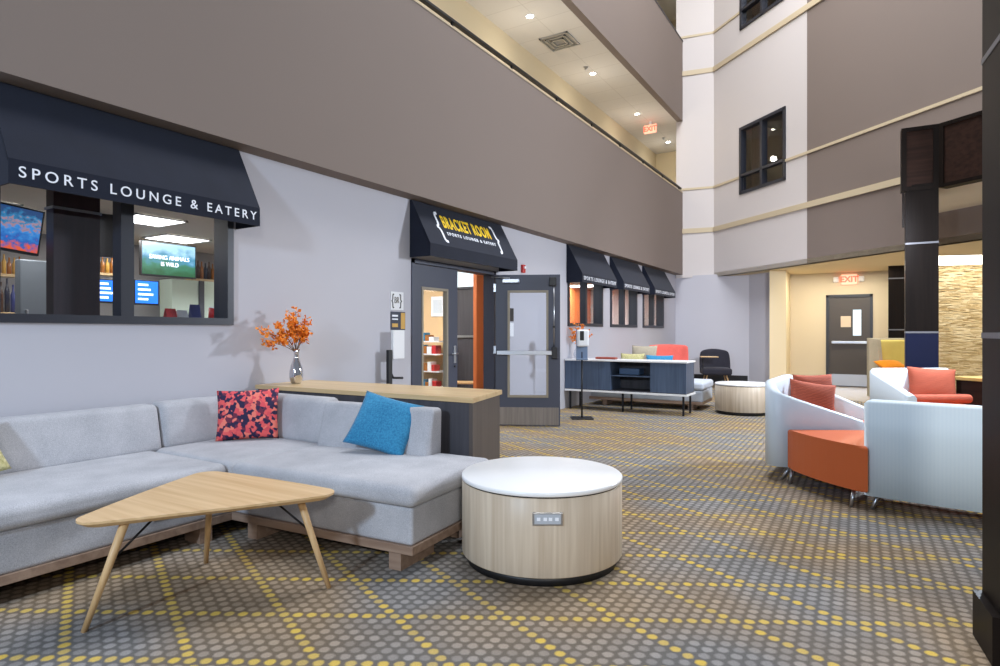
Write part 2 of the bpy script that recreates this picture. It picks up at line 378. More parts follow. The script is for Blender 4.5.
def obj(name, mb, m, parent=None, loc=None, rot=None):
    me = bpy.data.meshes.new(name)
    bmesh.ops.recalc_face_normals(mb.bm, faces=mb.bm.faces[:])
    mb.bm.to_mesh(me); mb.bm.free()
    me.materials.append(M[m] if isinstance(m, str) else m)
    o = bpy.data.objects.new(name, me); C.objects.link(o)
    if parent is not None: o.parent = parent
    if loc: o.location = loc
    if rot: o.rotation_euler = rot
    return o
def struct(name, mb, m, parent=None):
    o = obj(name, mb, m, parent)
    if parent is None: o['kind'] = 'structure'
    return o
def sroot(name, loc=(0, 0, 0), rz=0):
    o = bpy.data.objects.new(name, None); C.objects.link(o); o.location = loc; o.rotation_euler = (0, 0, rz); o['kind'] = 'structure'; o.empty_display_size = .1
    return o
def thing(name, lab, cat, loc=(0, 0, 0), rz=0, group=None, rot=None):
    o = bpy.data.objects.new(name, None); C.objects.link(o); o.location = loc; o.rotation_euler = rot or (0, 0, rz); o.empty_display_size = .1
    return label(o, lab, cat, group)
def copy_tree(o, parent=None):
    c = o.copy(); C.objects.link(c)
    if parent is not None: c.parent = parent
    for ch in [x for x in bpy.data.objects if x.parent == o]: copy_tree(ch, c)
    return c
def text(name, s, size, mat4, m, parent, sx=1, space=1, align='CENTER', bold=0, depth=.002, width=None):
    def make(sp):
        cu = bpy.data.curves.new(name, 'FONT'); cu.body = s; cu.size = size; cu.align_x = align; cu.align_y = 'CENTER'; cu.extrude = depth; cu.space_character = sp; cu.offset = bold
        t = bpy.data.objects.new(name+'_curve', cu); C.objects.link(t)
        dg = bpy.context.evaluated_depsgraph_get(); dg.update()
        me = bpy.data.meshes.new_from_object(t.evaluated_get(dg)); me.name = name
        bpy.data.objects.remove(t); bpy.data.curves.remove(cu)
        xs = [v.co.x for v in me.vertices]; return me, max(xs)-min(xs)
    me, w = make(space)
    if width:
        me2, w2 = make(space+.5); sp = space+.5*(width/sx-w)/(w2-w); me, w = make(sp)
    bm = bmesh.new(); bm.from_mesh(me); bpy.data.meshes.remove(me)
    bm.verts.index_update(); seen = set(); isl = []
    for v in bm.verts:
        if v.index in seen: continue
        st = [v]; seen.add(v.index); grp = []
        while st:
            x = st.pop(); grp.append(x)
            for e in x.link_edges:
                y = e.other_vert(x)
                if y.index not in seen: seen.add(y.index); st.append(y)
        isl.append((min(q.co.x for q in grp), max(q.co.x for q in grp), grp))
    isl.sort(key=lambda q: q[0]); nw = len(s.split())
    runs = []; 
    for a_, b_, g_ in isl:
        if runs and a_ < runs[-1][1]: runs[-1][1] = max(runs[-1][1], b_); runs[-1][2] += g_
        else: runs.append([a_, b_, list(g_)])
    gaps = sorted(range(1, len(runs)), key=lambda i: runs[i-1][1]-runs[i][0])[:nw-1]
    cuts = sorted(gaps)+[len(runs)]; i0 = 0; first = None
    fullm = mat4 @ Matrix.Diagonal((sx, 1, 1, 1))
    for c_ in cuts:
        keep = set(v.index for rr in runs[i0:c_] for v in rr[2]); i0 = c_
        b2 = bm.copy(); b2.verts.index_update(); bmesh.ops.delete(b2, geom=[v for v in b2.verts if v.index not in keep], context='VERTS')
        b2.transform(fullm); m2 = bpy.data.meshes.new(name); b2.to_mesh(m2); b2.free()
        m2.materials.append(M[m] if isinstance(m, str) else m)
        o = bpy.data.objects.new(name, m2); C.objects.link(o); o.parent = parent; first = first or o
    bm.free(); return first
def frame(X, Y, o):   # text plane from axes
    X = Vector(X).normalized(); Y = Vector(Y).normalized(); Z = X.cross(Y)
    return Matrix(((X.x, Y.x, Z.x, o[0]), (X.y, Y.y, Z.y, o[1]), (X.z, Y.z, Z.z, o[2]), (0, 0, 0, 1)))

# ------------------------------------------------------------------ camera
H = 1.28
f_px, hor, vpx = 615., 333., 878.
th = math.atan((vpx-500)/f_px)
cam = bpy.data.objects.new('camera', bpy.data.cameras.new('camera')); C.objects.link(cam)
cam.location = (0, 0, H); cam.rotation_euler = (PI/2, 0, th)
cam.data.sensor_width = 36; cam.data.lens = f_px*36/1000; cam.data.clip_start = .05; cam.data.clip_end = 200
S.camera = cam

W = -4.54       # face of the lounge wall
FX = -4.34      # face of the balcony fascia
# ------------------------------------------------------------------ setting
struct('floor', MB().prism([(-4.7, -3), (5, -3), (5, 9.1), (1.55, 11.69), (-2.0, 14.87), (-2.0, 16.6), (-4.7, 16.6)], -.1, 0), 'carpet')
struct('floor_tile', MB().prism([(1.55, 11.69), (5, 9.1), (5, 19), (-2.0, 19), (-2.0, 14.87)], -.1, .001), 'tile')
struct('floor_lounge', MB().prism([(-10, -2), (-4.7, -2), (-4.7, 17), (-10, 17)], -.1, 0), plain('lounge_floor', lin(110, 100, 92), .5))
T_ = .16
wl = MB()
def wseg(y0, y1, z0, z1): wl.box(W-T_, W, y0, y1, z0, z1)
op = [(1.53, 3.164, 1.36, 2.5), (5.45, 7.26, 0, 2.135), (9.594, 11.15, 1.40, 2.5), (11.562, 13.132, 1.40, 2.5), (13.545, 15.114, 1.41, 2.5)]
y = -3
for a, b, z0, z1 in op:
    wseg(y, a, 0, 2.8)
    if z0 > 0: wseg(a, b, 0, z0)
    wseg(a, b, z1, 2.8); y = b
wseg(y, 16.2, 0, 2.8)
struct('wall_left', wl, 'wall')
# balcony fascias and corridors
struct('wall_balcony_lower', MB().box(FX-.14, FX, -3, 16.19, 2.8, 4.93), 'taupe')
struct('wall_balcony_upper', MB().box(FX-.14, FX, -3, 16.19, 6.8, 8.87), 'taupe')
struct('ceiling_soffit_lower', MB().box(W-T_, FX-.14, -3, 16.19, 2.8, 2.9), 'taupe')
struct('floor_corridor', MB().box(-5.9, FX-.14, -3, 18.8, 3.85, 4.0), 'cream')
struct('wall_corridor', MB().box(-5.99, -5.84, -3, 18.8, 4, 6.8), 'cream')
struct('wall_corridor_end', MB().box(-5.84, -4.3, 18.7, 18.8, 4, 6.8), 'cream')
def tile_ceiling():
    m, n, b = nt('corridor_ceiling')
    tc = N(n, 'ShaderNodeTexCoord'); br = N(n, 'ShaderNodeTexBrick'); br.offset = 0; br.inputs['Scale'].default_value = 1; br.inputs['Brick Width'].default_value = 1.2; br.inputs['Row Height'].default_value = .6; br.inputs['Mortar Size'].default_value = .006
    br.inputs['Color1'].default_value = rgb(lin(216, 211, 204)); br.inputs['Color2'].default_value = rgb(lin(213, 208, 201)); br.inputs['Mortar'].default_value = rgb(lin(196, 190, 182))
    mp = N(n, 'ShaderNodeMapping'); mp.inputs['Location'].default_value = (.3, 0, 0); n.links.new(tc.outputs['Object'], mp.inputs[0]); n.links.new(mp.outputs[0], br.inputs['Vector']); n.links.new(br.outputs['Color'], b.inputs['Base Color']); b.inputs['Roughness'].default_value = .9
    return m
struct('ceiling_corridor', MB().box(-5.84, FX-.14, -3, 18.8, 6.8, 6.95), tile_ceiling())
struct('wall_corridor_upper', MB().box(-5.99, -5.84, -3, 18.8, 6.95, 10.8), 'cream')
struct('wall_corridor_upper_end', MB().box(-5.84, -4.3, 18.7, 18.8, 6.95, 10.8), 'cream')
struct('ceiling_corridor_upper', MB().box(-5.84, FX, -3, 18.8, 10.8, 10.9), 'ceil')
struct('trim_1', MB().box(FX-.145, FX+.006, -3, 16.19, 4.93, 4.95), 'trimcream')
struct('trim_2', MB().box(FX-.15, FX+.012, -3, 16.19, 8.87, 8.9), 'frame')
# angled end walls
A0, A1 = Vector((-4.34, 16.16)), Vector((-3.58, 16.29)); Bd = Vector((.74457, -.66755)); Bn = Vector((-.66755, -.74457))  # Bn faces the atrium
def Bp(s, off=0): p = A1+Bd*s+Bn*off; return (p.x, p.y)
def slab2(mb, p, q, z0, z1, t):   # wall between plan points p,q ; thickness t to the back
    p, q = Vector(p), Vector(q); d = (q-p).normalized(); nn = Vector((-d.y, d.x))
    mb.prism([p, q, q+nn*t, p+nn*t], z0, z1); return mb
ZS = 2.72
w_a = MB(); slab2(w_a, (-4.5, 16.13), A1, ZS, 12.5, .15)
struct('wall_end_narrow', w_a, 'offwhite')
wb = MB()
bw = [(1.013, 2.526, 4.60, 6.20), (1.03, 2.54, 8.54, 10.2)]
def bseg(s0, s1, z0, z1, mb, mt=.15): slab2(mb, Bp(s0), Bp(s1), z0, z1, mt)
bseg(0, 1.013, ZS, 12.5, wb); bseg(2.526, 3.123, ZS, 12.5, wb); bseg(1.013, 2.526, ZS, 4.60, wb); bseg(1.013, 2.526, 6.20, 8.54, wb); bseg(1.013, 2.526, 10.2, 12.5, wb)
struct('wall_end_light', wb, 'offwhite')
wt = MB(); bseg(3.123, 10.5, ZS, 12.5, wt); struct('wall_end_taupe', wt, 'taupe')
k = 3
for z0, z1, d, gap in ((3.87, 3.99, .035, None), (4.99, 5.045, .025, bw[0]), (7.97, 8.09, .035, None), (8.95, 9.005, .025, bw[1])):
    left_end = [A0+Vector((-.1, -.02-d)), Vector(Bp(0, d))+Vector((-.03, 0))]
    runs = [(0, 10.5)] if not gap else [(0, gap[0]), (gap[1], 10.5)]
    for i, (a_, b_) in enumerate(runs):
        t = MB(); t.prism((left_end if i == 0 else [])+[Vector(Bp(a_, d)), Vector(Bp(b_, d)), Vector(Bp(b_, 0))]+([A1, A0+Vector((-.1, 0))] if i == 0 else [Vector(Bp(a_, 0))]), z0, z1)
        struct('trim_%d' % k, t, 'trimcream'); k += 1
# ground level behind the overhang
struct('ceiling_recess', MB().prism([(-3.58, 16.29), Bp(10.5), (6, 19), (-3.58, 19)], ZS, ZS+.1), 'cream')
struct('wall_far_left', MB().box(-4.54, -2.72, 16.2, 16.35, 0, ZS+.05), 'wall')
struct('wall_far_return', MB().prism([(-2.72, 16.2), (-2.72, 16.35), (-2.0, 15.75), (-2.06, 15.62)], 0, ZS), 'wall')
struct('wall_far_pier', MB().prism([(-2.13, 15.33), (-1.80, 15.49), (-1.85, 16.75), (-2.2, 16.6)], 0, ZS), 'cream')
wf = MB(); wf.box(-1.95, -1.065, 16.7, 16.85, 0, ZS).box(-.10, .75, 16.7, 16.85, 0, ZS).box(-1.065, -.10, 16.7, 16.85, 2.19, ZS)
struct('wall_far_door', wf, plain('wall_paint_tan', lin(210, 197, 172), .8, var=.025, vs=.8))
struct('dark_strip_far', MB().box(-4.5, -2.75, 16.16, 16.2, 0, .22), 'black')  # black strip along the foot of the far wall
# far upper windows in the angled wall
def angled_window(idx, s0, s1, z0, z1):
    w = sroot('window_%d' % idx)
    ang = math.atan2(Bd.y, Bd.x); w.location = (*Bp(s0), 0); w.rotation_euler = (0, 0, ang)
    L = s1-s0; zc = z0+(z1-z0)*.26
    fr = MB(); t = .07
    fr.box(0, L, -.03, .12, z0, z0+t).box(0, L, -.03, .12, z1-t, z1).box(0, t, -.03, .12, z0, z1).box(L-t, L, -.03, .12, z0, z1).box(L/2-t/2, L/2+t/2, -.03, .12, z0, z1).box(0, L, -.03, .1, zc, zc+.06)
    obj('window_frame', fr, 'frame', w)
    for a, b in ((t, L/2-t/2), (L/2+t/2, L-t)):
        obj('pane', MB().box(a, b, .04, .05, z0+t, zc), 'glass', w); obj('pane', MB().box(a, b, .04, .05, zc+.06, z1-t), 'glass', w)
    # room behind
    rm = MB(); rm.quad((-1, 2.2, z0-1), (L+1, 2.2, z0-1), (L+1, 2.2, z1+.6), (-1, 2.2, z1+.6)).quad((-1, .16, z0-1), (-1, 2.2, z0-1), (-1, 2.2, z1+.6), (-1, .16, z1+.6)).quad((L+1, .16, z0-1), (L+1, 2.2, z0-1), (L+1, 2.2, z1+.6), (L+1, .16, z1+.6)).quad((-1, .16, z0-.6), (L+1, .16, z0-.6), (L+1, 2.2, z0-.6), (-1, 2.2, z0-.6)).quad((-1, .16, z1+.5), (L+1, .16, z1+.5), (L+1, 2.2, z1+.5), (-1, 2.2, z1+.5))
    obj('room_lining', rm, 'taupe', w)
    obj('ceiling_lamp', MB().lathe([(0, 0), (.09, 0), (.09, .02), (0, .02)], cx=L*.70, cy=1.5, n=20).xf(0, Matrix.Translation((0, 0, z1+.47))), 'downlight', w)
    obj('curtain', MB().box(.1, .5, .25, .3, z0-.4, z1+.2), 'walnutp', w)
    return w, ang
w1, angB = angled_window(5, 1.013, 2.526, 4.60, 6.20)
angled_window(6, 1.03, 2.54, 8.54, 10.2)
# ------------------------------------------------------------------ lounge interior shell
def lounge():
    struct('ceiling_lounge', MB().box(-10, W-T_, -2, 17, 2.5, 2.6), 'ceil')
    struct('wall_lounge_bar', MB().box(-8.9, -8.75, -2, 8.9, 0, 2.8), plain('bar_back_wall', lin(150, 148, 148), .7))
    struct('wall_lounge_back', MB().box(-9.4, -9.25, 9.0, 17, 0, 2.8), plain('lounge_wood_wall', lin(205, 170, 124), .7))
    struct('wall_lounge_partition', MB().box(-9.3, -6.44, 8.9, 9.0, 0, 2.8), plain('pale_wood_wall', lin(214, 180, 134), .7))
    struct('wall_lounge_wainscot', MB().box(-6.42, W-T_, 8.9, 9.0, 0, 2.05), 'charwood')
    struct('trim_30', MB().box(-6.42, W-T_, 8.87, 8.9, 1.20, 1.24), 'steel')
    struct('wall_lounge_end', MB().box(-9.3, W-T_, 16.2, 16.3, 0, 2.8), 'offwhite')
    wq = sroot('window_7', (-6.40, 8.9, 2.05)); obj('window_frame', MB().box(0, 1.2, -.03, .05, 0, .04).box(0, 1.2, -.03, .05, .41, .45).box(0, .04, -.03, .05, 0, .45).box(1.16, 1.2, -.03, .05, 0, .45), 'frame', wq); obj('pane', MB().box(.04, 1.16, 0, .01, .04, .41), emit('glowing_transom', lin(215, 228, 232), 1.1), wq)  # transom pane made to glow by itself for the bright patch over the wainscot
lounge()

# ------------------------------------------------------------------ big window and small windows of the left wall
def lwindow(idx, y0, y1, z0, z1, mull):
    w = sroot('window_%d' % idx, (W, y0, 0)); L = y1-y0; t = .055
    f_ = MB(); d0, d1 = -T_, .025
    f_.box(d0, d1, 0, L, z0, z0+t).box(d0, d1, 0, L, z1-t, z1).box(d0, d1, 0, t, z0+t, z1-t).box(d0, d1, L-t, L, z0+t, z1-t)
    for m0, m1 in mull: f_.box(-.10, d1-.01, m0, m1, z0+t, z1-t)
    obj('window_frame', f_, 'frame', w)
    e = [t]+[v for p in mull for v in p]+[L-t]
    for a, b in zip(e[::2], e[1::2]): obj('pane', MB().box(-.1, -.092, a, b, z0+t, z1-t), 'glass', w)
    return w
lwindow(1, 1.53, 3.164, 1.345, 2.45, [(.755, .843)])
for i, (a, b) in enumerate(((9.594, 11.15), (11.562, 13.132), (13.545, 15.114))): lwindow(2+i, a, b, 1.40, 2.45, [(.74, .82)])

# awnings ---------------------------------------------------------------------
def awning(y0, y1, lab, group=None):
    a = thing('awning', lab, 'awning', (W, y0, 0), group=group); L = y1-y0; D = .3
    zt, zf, zb = 2.795, 2.285, 2.14
    c = MB(); t = .012
    c.ext([(.004, 0, zt), (.03, 0, zt), (D, 0, zf), (D-t, 0, zf-.012)], (0, L, 0))
    for yy in (0, L-t): c.ext([(.004, yy, zt), (D-t, yy, zf), (D-t, yy, zb), (.004, yy, zb)], (0, t, 0))
    obj('canopy', c, 'awning', a)
    obj('valance', MB().box(D-t, D, 0, L, zb, zf), 'awning', a)
    return a, L, D, zt, zf, zb
def valance_text(a, L, D, zf, zb, s, size, space, y_c=None, sx=1, width=None, bold=.0004):
    return text('lettering', s, size, frame((0, 1, 0), (0, 0, 1), (D+.001, y_c if y_c is not None else L/2, (zf+zb)/2)), 'white', a, sx, space, bold=bold, width=width)
aw = awning(1.525, 3.207, 'long black awning with white lettering over the bar window')
valance_text(aw[0], aw[1], aw[2], aw[4], aw[5], 'SPORTS LOUNGE & EATERY', .093, 1.2, width=1.60, y_c=.848)
for y0, y1, s in ((9.55, 11.16, 'short black lettered awning of the far windows, the one nearest the open door'), (11.53, 13.14, 'short black lettered awning of the far windows, the middle one'), (13.50, 15.12, 'short black lettered awning of the far windows, the one in the far corner')):
    aw = awning(y0, y1, s, 'awnings over the far windows')
    valance_text(aw[0], aw[1], aw[2], aw[4], aw[5], 'SPORTS LOUNGE & EATERY', .092, 1.12, width=1.50, bold=.0008)
aw = awning(5.42, 7.36, 'black awning over the doorway with yellow sign lettering between white braces')
a, L, D, zt, zf, zb = aw
sl = Vector((.03-D, 0, zt-zf)).normalized(); nrm = Vector((0, 1, 0)).cross(sl)
def on_slope(yy, k): p = Vector((D, yy, zf))+sl*k+nrm*.003; return p
text('lettering', 'BRACKET ROOM', .235, frame((0, 1, 0), sl, on_slope(.95, .345)), 'yellow', a, .54, 1, bold=.006, width=1.05)
text('tagline', 'SPORTS LOUNGE & EATERY', .062, frame((0, 1, 0), sl, on_slope(.97, .185)), 'white', a, 1, 1.12, bold=.0012, width=1.08)
for s_, yy in (('{', .33), ('}', 1.60)):
    text('brace', s_, .46, frame((0, 1, 0), sl, on_slope(yy, .285)), 'white', a, .8, bold=.001)

# ------------------------------------------------------------------ doorway
trim = MB(); trim.box(-T_, .015, 5.45, 5.50, 0, 2.135).box(-T_, .015, 7.205, 7.26, 0, 2.135).box(-T_, .015, 5.45, 7.26, 2.085, 2.135)
t9 = sroot('trim_20', (W, 0, 0)); obj('door_frame', trim, 'doorgrey', t9)
def leaf(root, L, g0, g1, gz0, gz1, m='doorgrey', bar=True, glass_in=True):
    t = .045
    b = MB(); b.box(0, g0, 0, t, .01, 2.08).box(g1, L, 0, t, .01, 2.08).box(g0, g1, 0, t, .01, gz0).box(g0, g1, 0, t, gz1, 2.08)
    obj('door_panel', b, m, root)
    s = MB(); w = .025
    s.box(g0-w, g0+.005, -.008, t+.008, gz0-w, gz1+w).box(g1-.005, g1+w, -.008, t+.008, gz0-w, gz1+w).box(g0, g1, -.008, t+.008, gz0-w, gz0+.005).box(g0, g1, -.008, t+.008, gz1-.005, gz1+w)
    obj('glazing_bead', s, plain('door_bead', lin(150, 140, 122), .5), root)
    obj('pane', MB().box(g0, g1, t*.4, t*.55, gz0, gz1), 'glass', root)
# door 1: closed leaf, hinge on the near jamb
d1 = sroot('door_1', (W-.02, 5.50, 0), PI/2)
leaf(d1, .885, .185, .655, .50, 1.80)
hd = MB(); hd.tube([(.82, -.012, 1.02), (.82, -.055, 1.02), (.70, -.06, 1.02)], .010); hd.box(.80, .845, -.012, 0, .90, 1.12, .004); obj('door_handle', hd, 'steel', d1)
kp = MB(); kp.lathe([(.0, .0), (.014, .0), (.014, .012), (0, .012)], n=16); kp.xf(0, Matrix.Translation((.8225, -.001, .86)) @ Matrix.Rotation(PI/2, 4, 'X')); obj('lock_cylinder', kp, 'black', d1)
for z in (.35, 1.05, 1.9):
    obj('hinge', MB().box(-.012, .02, -.012, .0, z-.055, z+.055, .003), 'steel', d1)
# door 2: open leaf, hinge on the far jamb, swung out into the atrium
d2 = sroot('door_2', (-4.49, 7.19, 0), math.atan2(.38, .76))
leaf(d2, .885, .19, .70, .42, 1.84)
obj('kick_plate', MB().box(.02, .865, -.006, 0, .02, .26, .001), 'kick', d2)
pb = MB(); pb.box(.02, .80, -.075, -.045, .98, 1.04, .006).box(.05, .09, -.05, 0, .99, 1.03); obj('push_bar', pb, 'steel', d2)
obj('push_bar_latch', MB().box(.77, .84, -.085, 0, .93, 1.09, .008), 'black', d2)
rod = MB(); rod.tube([(.80, -.04, 1.09), (.80, -.04, 1.95)], .009); obj('latch_rod', rod, 'steel', d2)
obj('rod_cover', MB().box(.735, .83, -.06, 0, 1.92, 2.04, .01), 'black', d2)
obj('rod_guide', MB().box(.785, .815, -.05, 0, 1.35, 1.38, .003), 'black', d2)
cl = MB(); cl.box(.10, .33, -.06, 0, 1.965, 2.02, .006); obj('door_closer', cl, 'steel', d2)
ca = MB(); ca.tube([(.20, -.05, 2.03), (-.05, -.12, 2.045), (.02, -.02, 2.05)], .010, 8); obj('closer_arm', ca, 'steel', d2)
for z in (.35, 1.05, 1.9): obj('hinge', MB().box(-.03, .006, -.012, .01, z-.055, z+.055, .003), 'steel', d2)
po = label(obj('poster', MB().box(-.002, .002, -.055, .055, 1.33, 1.52), 'black'), 'small black notice on the wall behind the glass of the open door', 'poster'); po.location = (W+.006, 7.70, .12)
po = label(obj('poster', MB().box(-.002, .002, -.055, .055, 1.11, 1.31), 'paper'), 'small white sheet on the wall behind the glass of the open door', 'poster'); po.location = (W+.006, 7.70, .12)

# ------------------------------------------------------------------ wall items by the door
w = thing('poster', 'white wall poster with black emblem beside the doorway, above the black and gold one', 'poster', (W, 5.10, 1.535))
obj('sheet', MB().box(.001, .006, 0, .21, 0, .20), 'paper', w)
text('emblem', '{', .17, frame((0, 1, 0), (0, 0, 1), (.008, .03, .105)), 'black', w, .8); text('emblem', '}', .17, frame((0, 1, 0), (0, 0, 1), (.008, .16, .105)), 'black', w, .8)
text('emblem', 'BR', .10, frame((0, 1, 0), (0, 0, 1), (.008, .095, .105)), plain('emblem_grey', lin(120, 116, 110), .6), w, .7)
w = thing('poster', 'black and gold wall poster beside the doorway, below the white emblem poster', 'poster', (W, 5.10, 1.315))
obj('sheet', MB().box(.001, .006, 0, .24, 0, .20), plain('poster_dark', lin(34, 40, 60), .5), w)
obj('gold_strip', MB().box(.006, .008, .165, .235, .01, .19), 'gold', w); obj('white_line', MB().box(.006, .008, .02, .115, .145, .165), 'white', w); obj('white_line', MB().box(.006, .008, .02, .115, .11, .125), 'white', w); obj('gold_line', MB().box(.006, .008, .02, .115, .03, .07), 'gold', w)
w = thing('sign_stand', 'black floor sign stand with a white sheet beside the doorway', 'sign stand', (W+.10, 4.97, 0))
obj('post', MB().box(-.018, .018, -.03, .03, 0, 1.10, .004), 'black', w)
obj('foot', MB().box(-.09, .12, -.1, .14, 0, .015, .004), 'black', w)
ar = MB(); ar.tube([(0, .02, .86), (.01, .05, .80), (.02, .19, .79)], .013); obj('arm', ar, 'black', w)
obj('sheet_holder', MB().box(-.012, .02, .04, .225, 1.0, 1.31, .004), 'paper', w)
w = thing('fire_alarm', 'small red fire alarm high on the wall past the doorway awning', 'fire alarm', (W, 8.02, 2.24))
obj('housing', MB().box(0, .04, -.04, .04, -.06, .06, .008), 'red', w); obj('strobe', MB().box(.04, .06, -.022, .022, .0, .035, .005), 'paper', w)

# ------------------------------------------------------------------ sectional sofa
def sofa():
    s = thing('sectional_sofa', 'light grey upholstered corner sofa in the foreground along the wall', 'sofa', (0, 0, 0))
    ang = R(4.2); O = Vector((-2.093, 2.523, 0))
    Mx = Matrix.Translation(O) @ Matrix.Rotation(ang, 4, 'Z')     # right module, local: x<0 along front, y>0 to the back
    def rp(name, fn, m):
        b = MB(); fn(b); b.xf(0, Mx); return obj(name, b, m, s)
    xf, xb = -3.475, -4.46; zs0, zs1 = .35, .462
    y0 = -.6
    # left module
    obj('base', MB().rbox(xb, xf-.01, y0, 2.43, .145, .35, .02), 'sofa', s)
    tr = MB().box(xb, xf, y0, 2.43, .10, .147, .003); obj('wood_base_rail', tr, 'trimwood', s)
    for a, b in ((-.4, -.34), (2.22, 2.30)): obj('leg', MB().box(xf-.18, xf-.02, a, b, 0, .102), 'trimwood', s)
    obj('seat_cushion', MB().rbox(-4.35, xf+.02, .05, 2.385, zs0, zs1+.005, .045, .012, mid=10), 'sofa', s)
    obj('seat_cushion', MB().rbox(-4.35, xf+.02, y0, .045, zs0, zs1+.005, .045, .012, mid=10), 'sofa', s)
    lean = lambda k: (lambda p: (p.x-(p.z-.46)*k, p.y, p.z))
    obj('back_cushion', MB().rbox(-4.44, -4.275, .02, 2.445, .45, .775, .035, fn=lean(.22), mid=8), 'sofa', s)
    obj('back_cushion', MB().rbox(-4.44, -4.275, y0, .01, .45, .775, .035, fn=lean(.22), mid=8), 'sofa', s)
    # corner module
    obj('base', MB().rbox(xb, xf-.0, 2.432, 3.28, .145, .35, .02), 'sofa', s)
    obj('seat_cushion', MB().rbox(-4.35, -3.44, 2.39, 3.24, zs0, zs1+.008, .045, .012, mid=8), 'sofa', s)
    obj('back_cushion', MB().rbox(-4.46, -4.275, 2.455, 3.22, .45, .785, .05, fn=lean(.15), mid=8), 'sofa', s)
    def bulge(p):
        return (p.x, p.y+(p.z-.46)*.18+.0*p.x, p.z)
    obj('back_cushion', MB().rbox(-4.27, -3.46, 3.13, 3.30, .45, .795, .06, fn=bulge, mid=8), 'sofa', s)
    # right module
    Lr = 1.385
    rp('base', lambda b: b.rbox(-Lr, -.012, .012, .84, .145, .35, .02), 'sofa')
    rp('wood_base_rail', lambda b: b.box(-Lr-.02, 0, 0, .85, .10, .147, .003), 'trimwood')
    for a, bb in ((-.17, -.09), (-Lr+.12, -Lr+.20)): rp('leg', lambda b: b.box(a, bb, .02, .34, 0, .102), 'trimwood')
    rp('leg', lambda b: b.box(-.17, -.09, .62, .8, 0, .102), 'trimwood')
    rp('seat_cushion', lambda b: b.rbox(-Lr+.01, .022, -.025, .875, zs0, zs1+.006, .05, .014, mid=12), 'sofa')
    rp('back_cushion', lambda b: b.rbox(-Lr+.06, -.365, .66, .86, .45, .775, .03, fn=lambda p: (p.x, p.y+(p.z-.46)*.30*max(0, (.86-p.y)/.2), p.z), mid=8), 'sofa')
    # outlet in the base
    o = obj('power_outlet', MB().box(xf-.014, xf-.003, 1.93, 2.14, .215, .285, .003), 'steel', s)
    ob = MB().box(xf-.006, xf-.001, 1.945, 2.125, .226, .274, .002); obj('outlet_face', ob, 'black', o)
sofa()
def pillow(name, lab, w, h, t, m, loc, rz, tilt, roll=0, group=None):
    o = obj(name, MB().pillow(w, h, t), m); o.location = loc
    o.rotation_mode = 'QUATERNION'
    o.rotation_quaternion = (Matrix.Rotation(rz, 4, 'Z') @ Matrix.Rotation(tilt, 4, 'X') @ Matrix.Rotation(roll, 4, 'Y')).to_quaternion()
    return label(o, lab, 'pillow', group)
pillow('throw_pillow', 'coral and navy geometric throw pillow in the sofa corner', .45, .385, .14, M['pattern'], (-4.02, 2.93, .478), R(42), R(-14), R(-2))
# pattern coordinates: pillow lies in XZ
pillow('throw_pillow', 'blue throw pillow leaning on the right back of the foreground sofa', .44, .40, .14, 'bluefab', (-2.86, 3.03, .50), R(26), R(-32), R(15))
pillow('throw_pillow', 'yellow green patterned pillow at the left edge on the foreground sofa', .42, .34, .13, 'olive', (-4.14, 1.30, .475), R(84), R(-24), R(-14))

# ------------------------------------------------------------------ coffee table
def rounded_poly(pts, r, n=10, bow=0):
    out = []; m = len(pts)
    P = [Vector(p) for p in pts]
    for i in range(m):
        a, b, c = P[i-1], P[i], P[(i+1) % m]
        u = (a-b).normalized(); v = (c-b).normalized(); half = math.acos(max(-1, min(1, u.dot(v))))/2
        d = r/math.tan(half); bis = (u+v).normalized(); cen = b+bis*(r/math.sin(half))
        s0, s1 = b+u*d, b+v*d; a0 = math.atan2(s0.y-cen.y, s0.x-cen.x); a1 = math.atan2(s1.y-cen.y, s1.x-cen.x)
        da = (a1-a0+PI) % (2*PI)-PI
        for k in range(n+1): out.append(Vector((cen.x+r*math.cos(a0+da*k/n), cen.y+r*math.sin(a0+da*k/n))))
        if bow:
            nx = P[(i+1) % m]; e0 = s1; # bowed side
            # end point of side
            u2 = (b-nx).normalized(); v2 = (P[(i+2) % m]-nx).normalized(); h2 = math.acos(max(-1, min(1, u2.dot(v2))))/2; e1 = nx+u2*(r/math.tan(h2))
            dd = e1-e0; nn = Vector((dd.y, -dd.x)).normalized()
            cen_all = sum(P, Vector((0, 0)))/m
            if nn.dot(e0-cen_all) < 0: nn = -nn
            for k in range(1, 8): q = k/8; out.append(e0+dd*q+nn*bow*4*q*(1-q))
    return out
ct = thing('coffee_table', 'triangular light oak coffee table in front of the grey sofa', 'coffee table', (-2.82, 1.87, 0))
O = Vector((-2.82, 1.87))
tips = [Vector(p)-O for p in ((-2.90, 1.19), (-2.245, 2.25), (-3.36, 2.17))]
poly = rounded_poly(tips, .085, 10, .012)
tb = MB(); n = len(poly); cen = sum(poly, Vector((0, 0)))/n
ins = [p+(cen-p).normalized()*.028 for p in poly]
v0 = [tb.bm.verts.new((p.x, p.y, .452)) for p in ins]; v1 = [tb.bm.verts.new((p.x, p.y, .470)) for p in poly]; v2 = [tb.bm.verts.new((p.x, p.y, .480)) for p in poly]
tb.bm.faces.new(v0[::-1]); tb.bm.faces.new(v2)
for i in range(n):
    j = (i+1) % n; tb.bm.faces.new((v0[i], v0[j], v1[j], v1[i])); tb.bm.faces.new((v1[i], v1[j], v2[j], v2[i]))
obj('tabletop', tb, 'oak', ct)
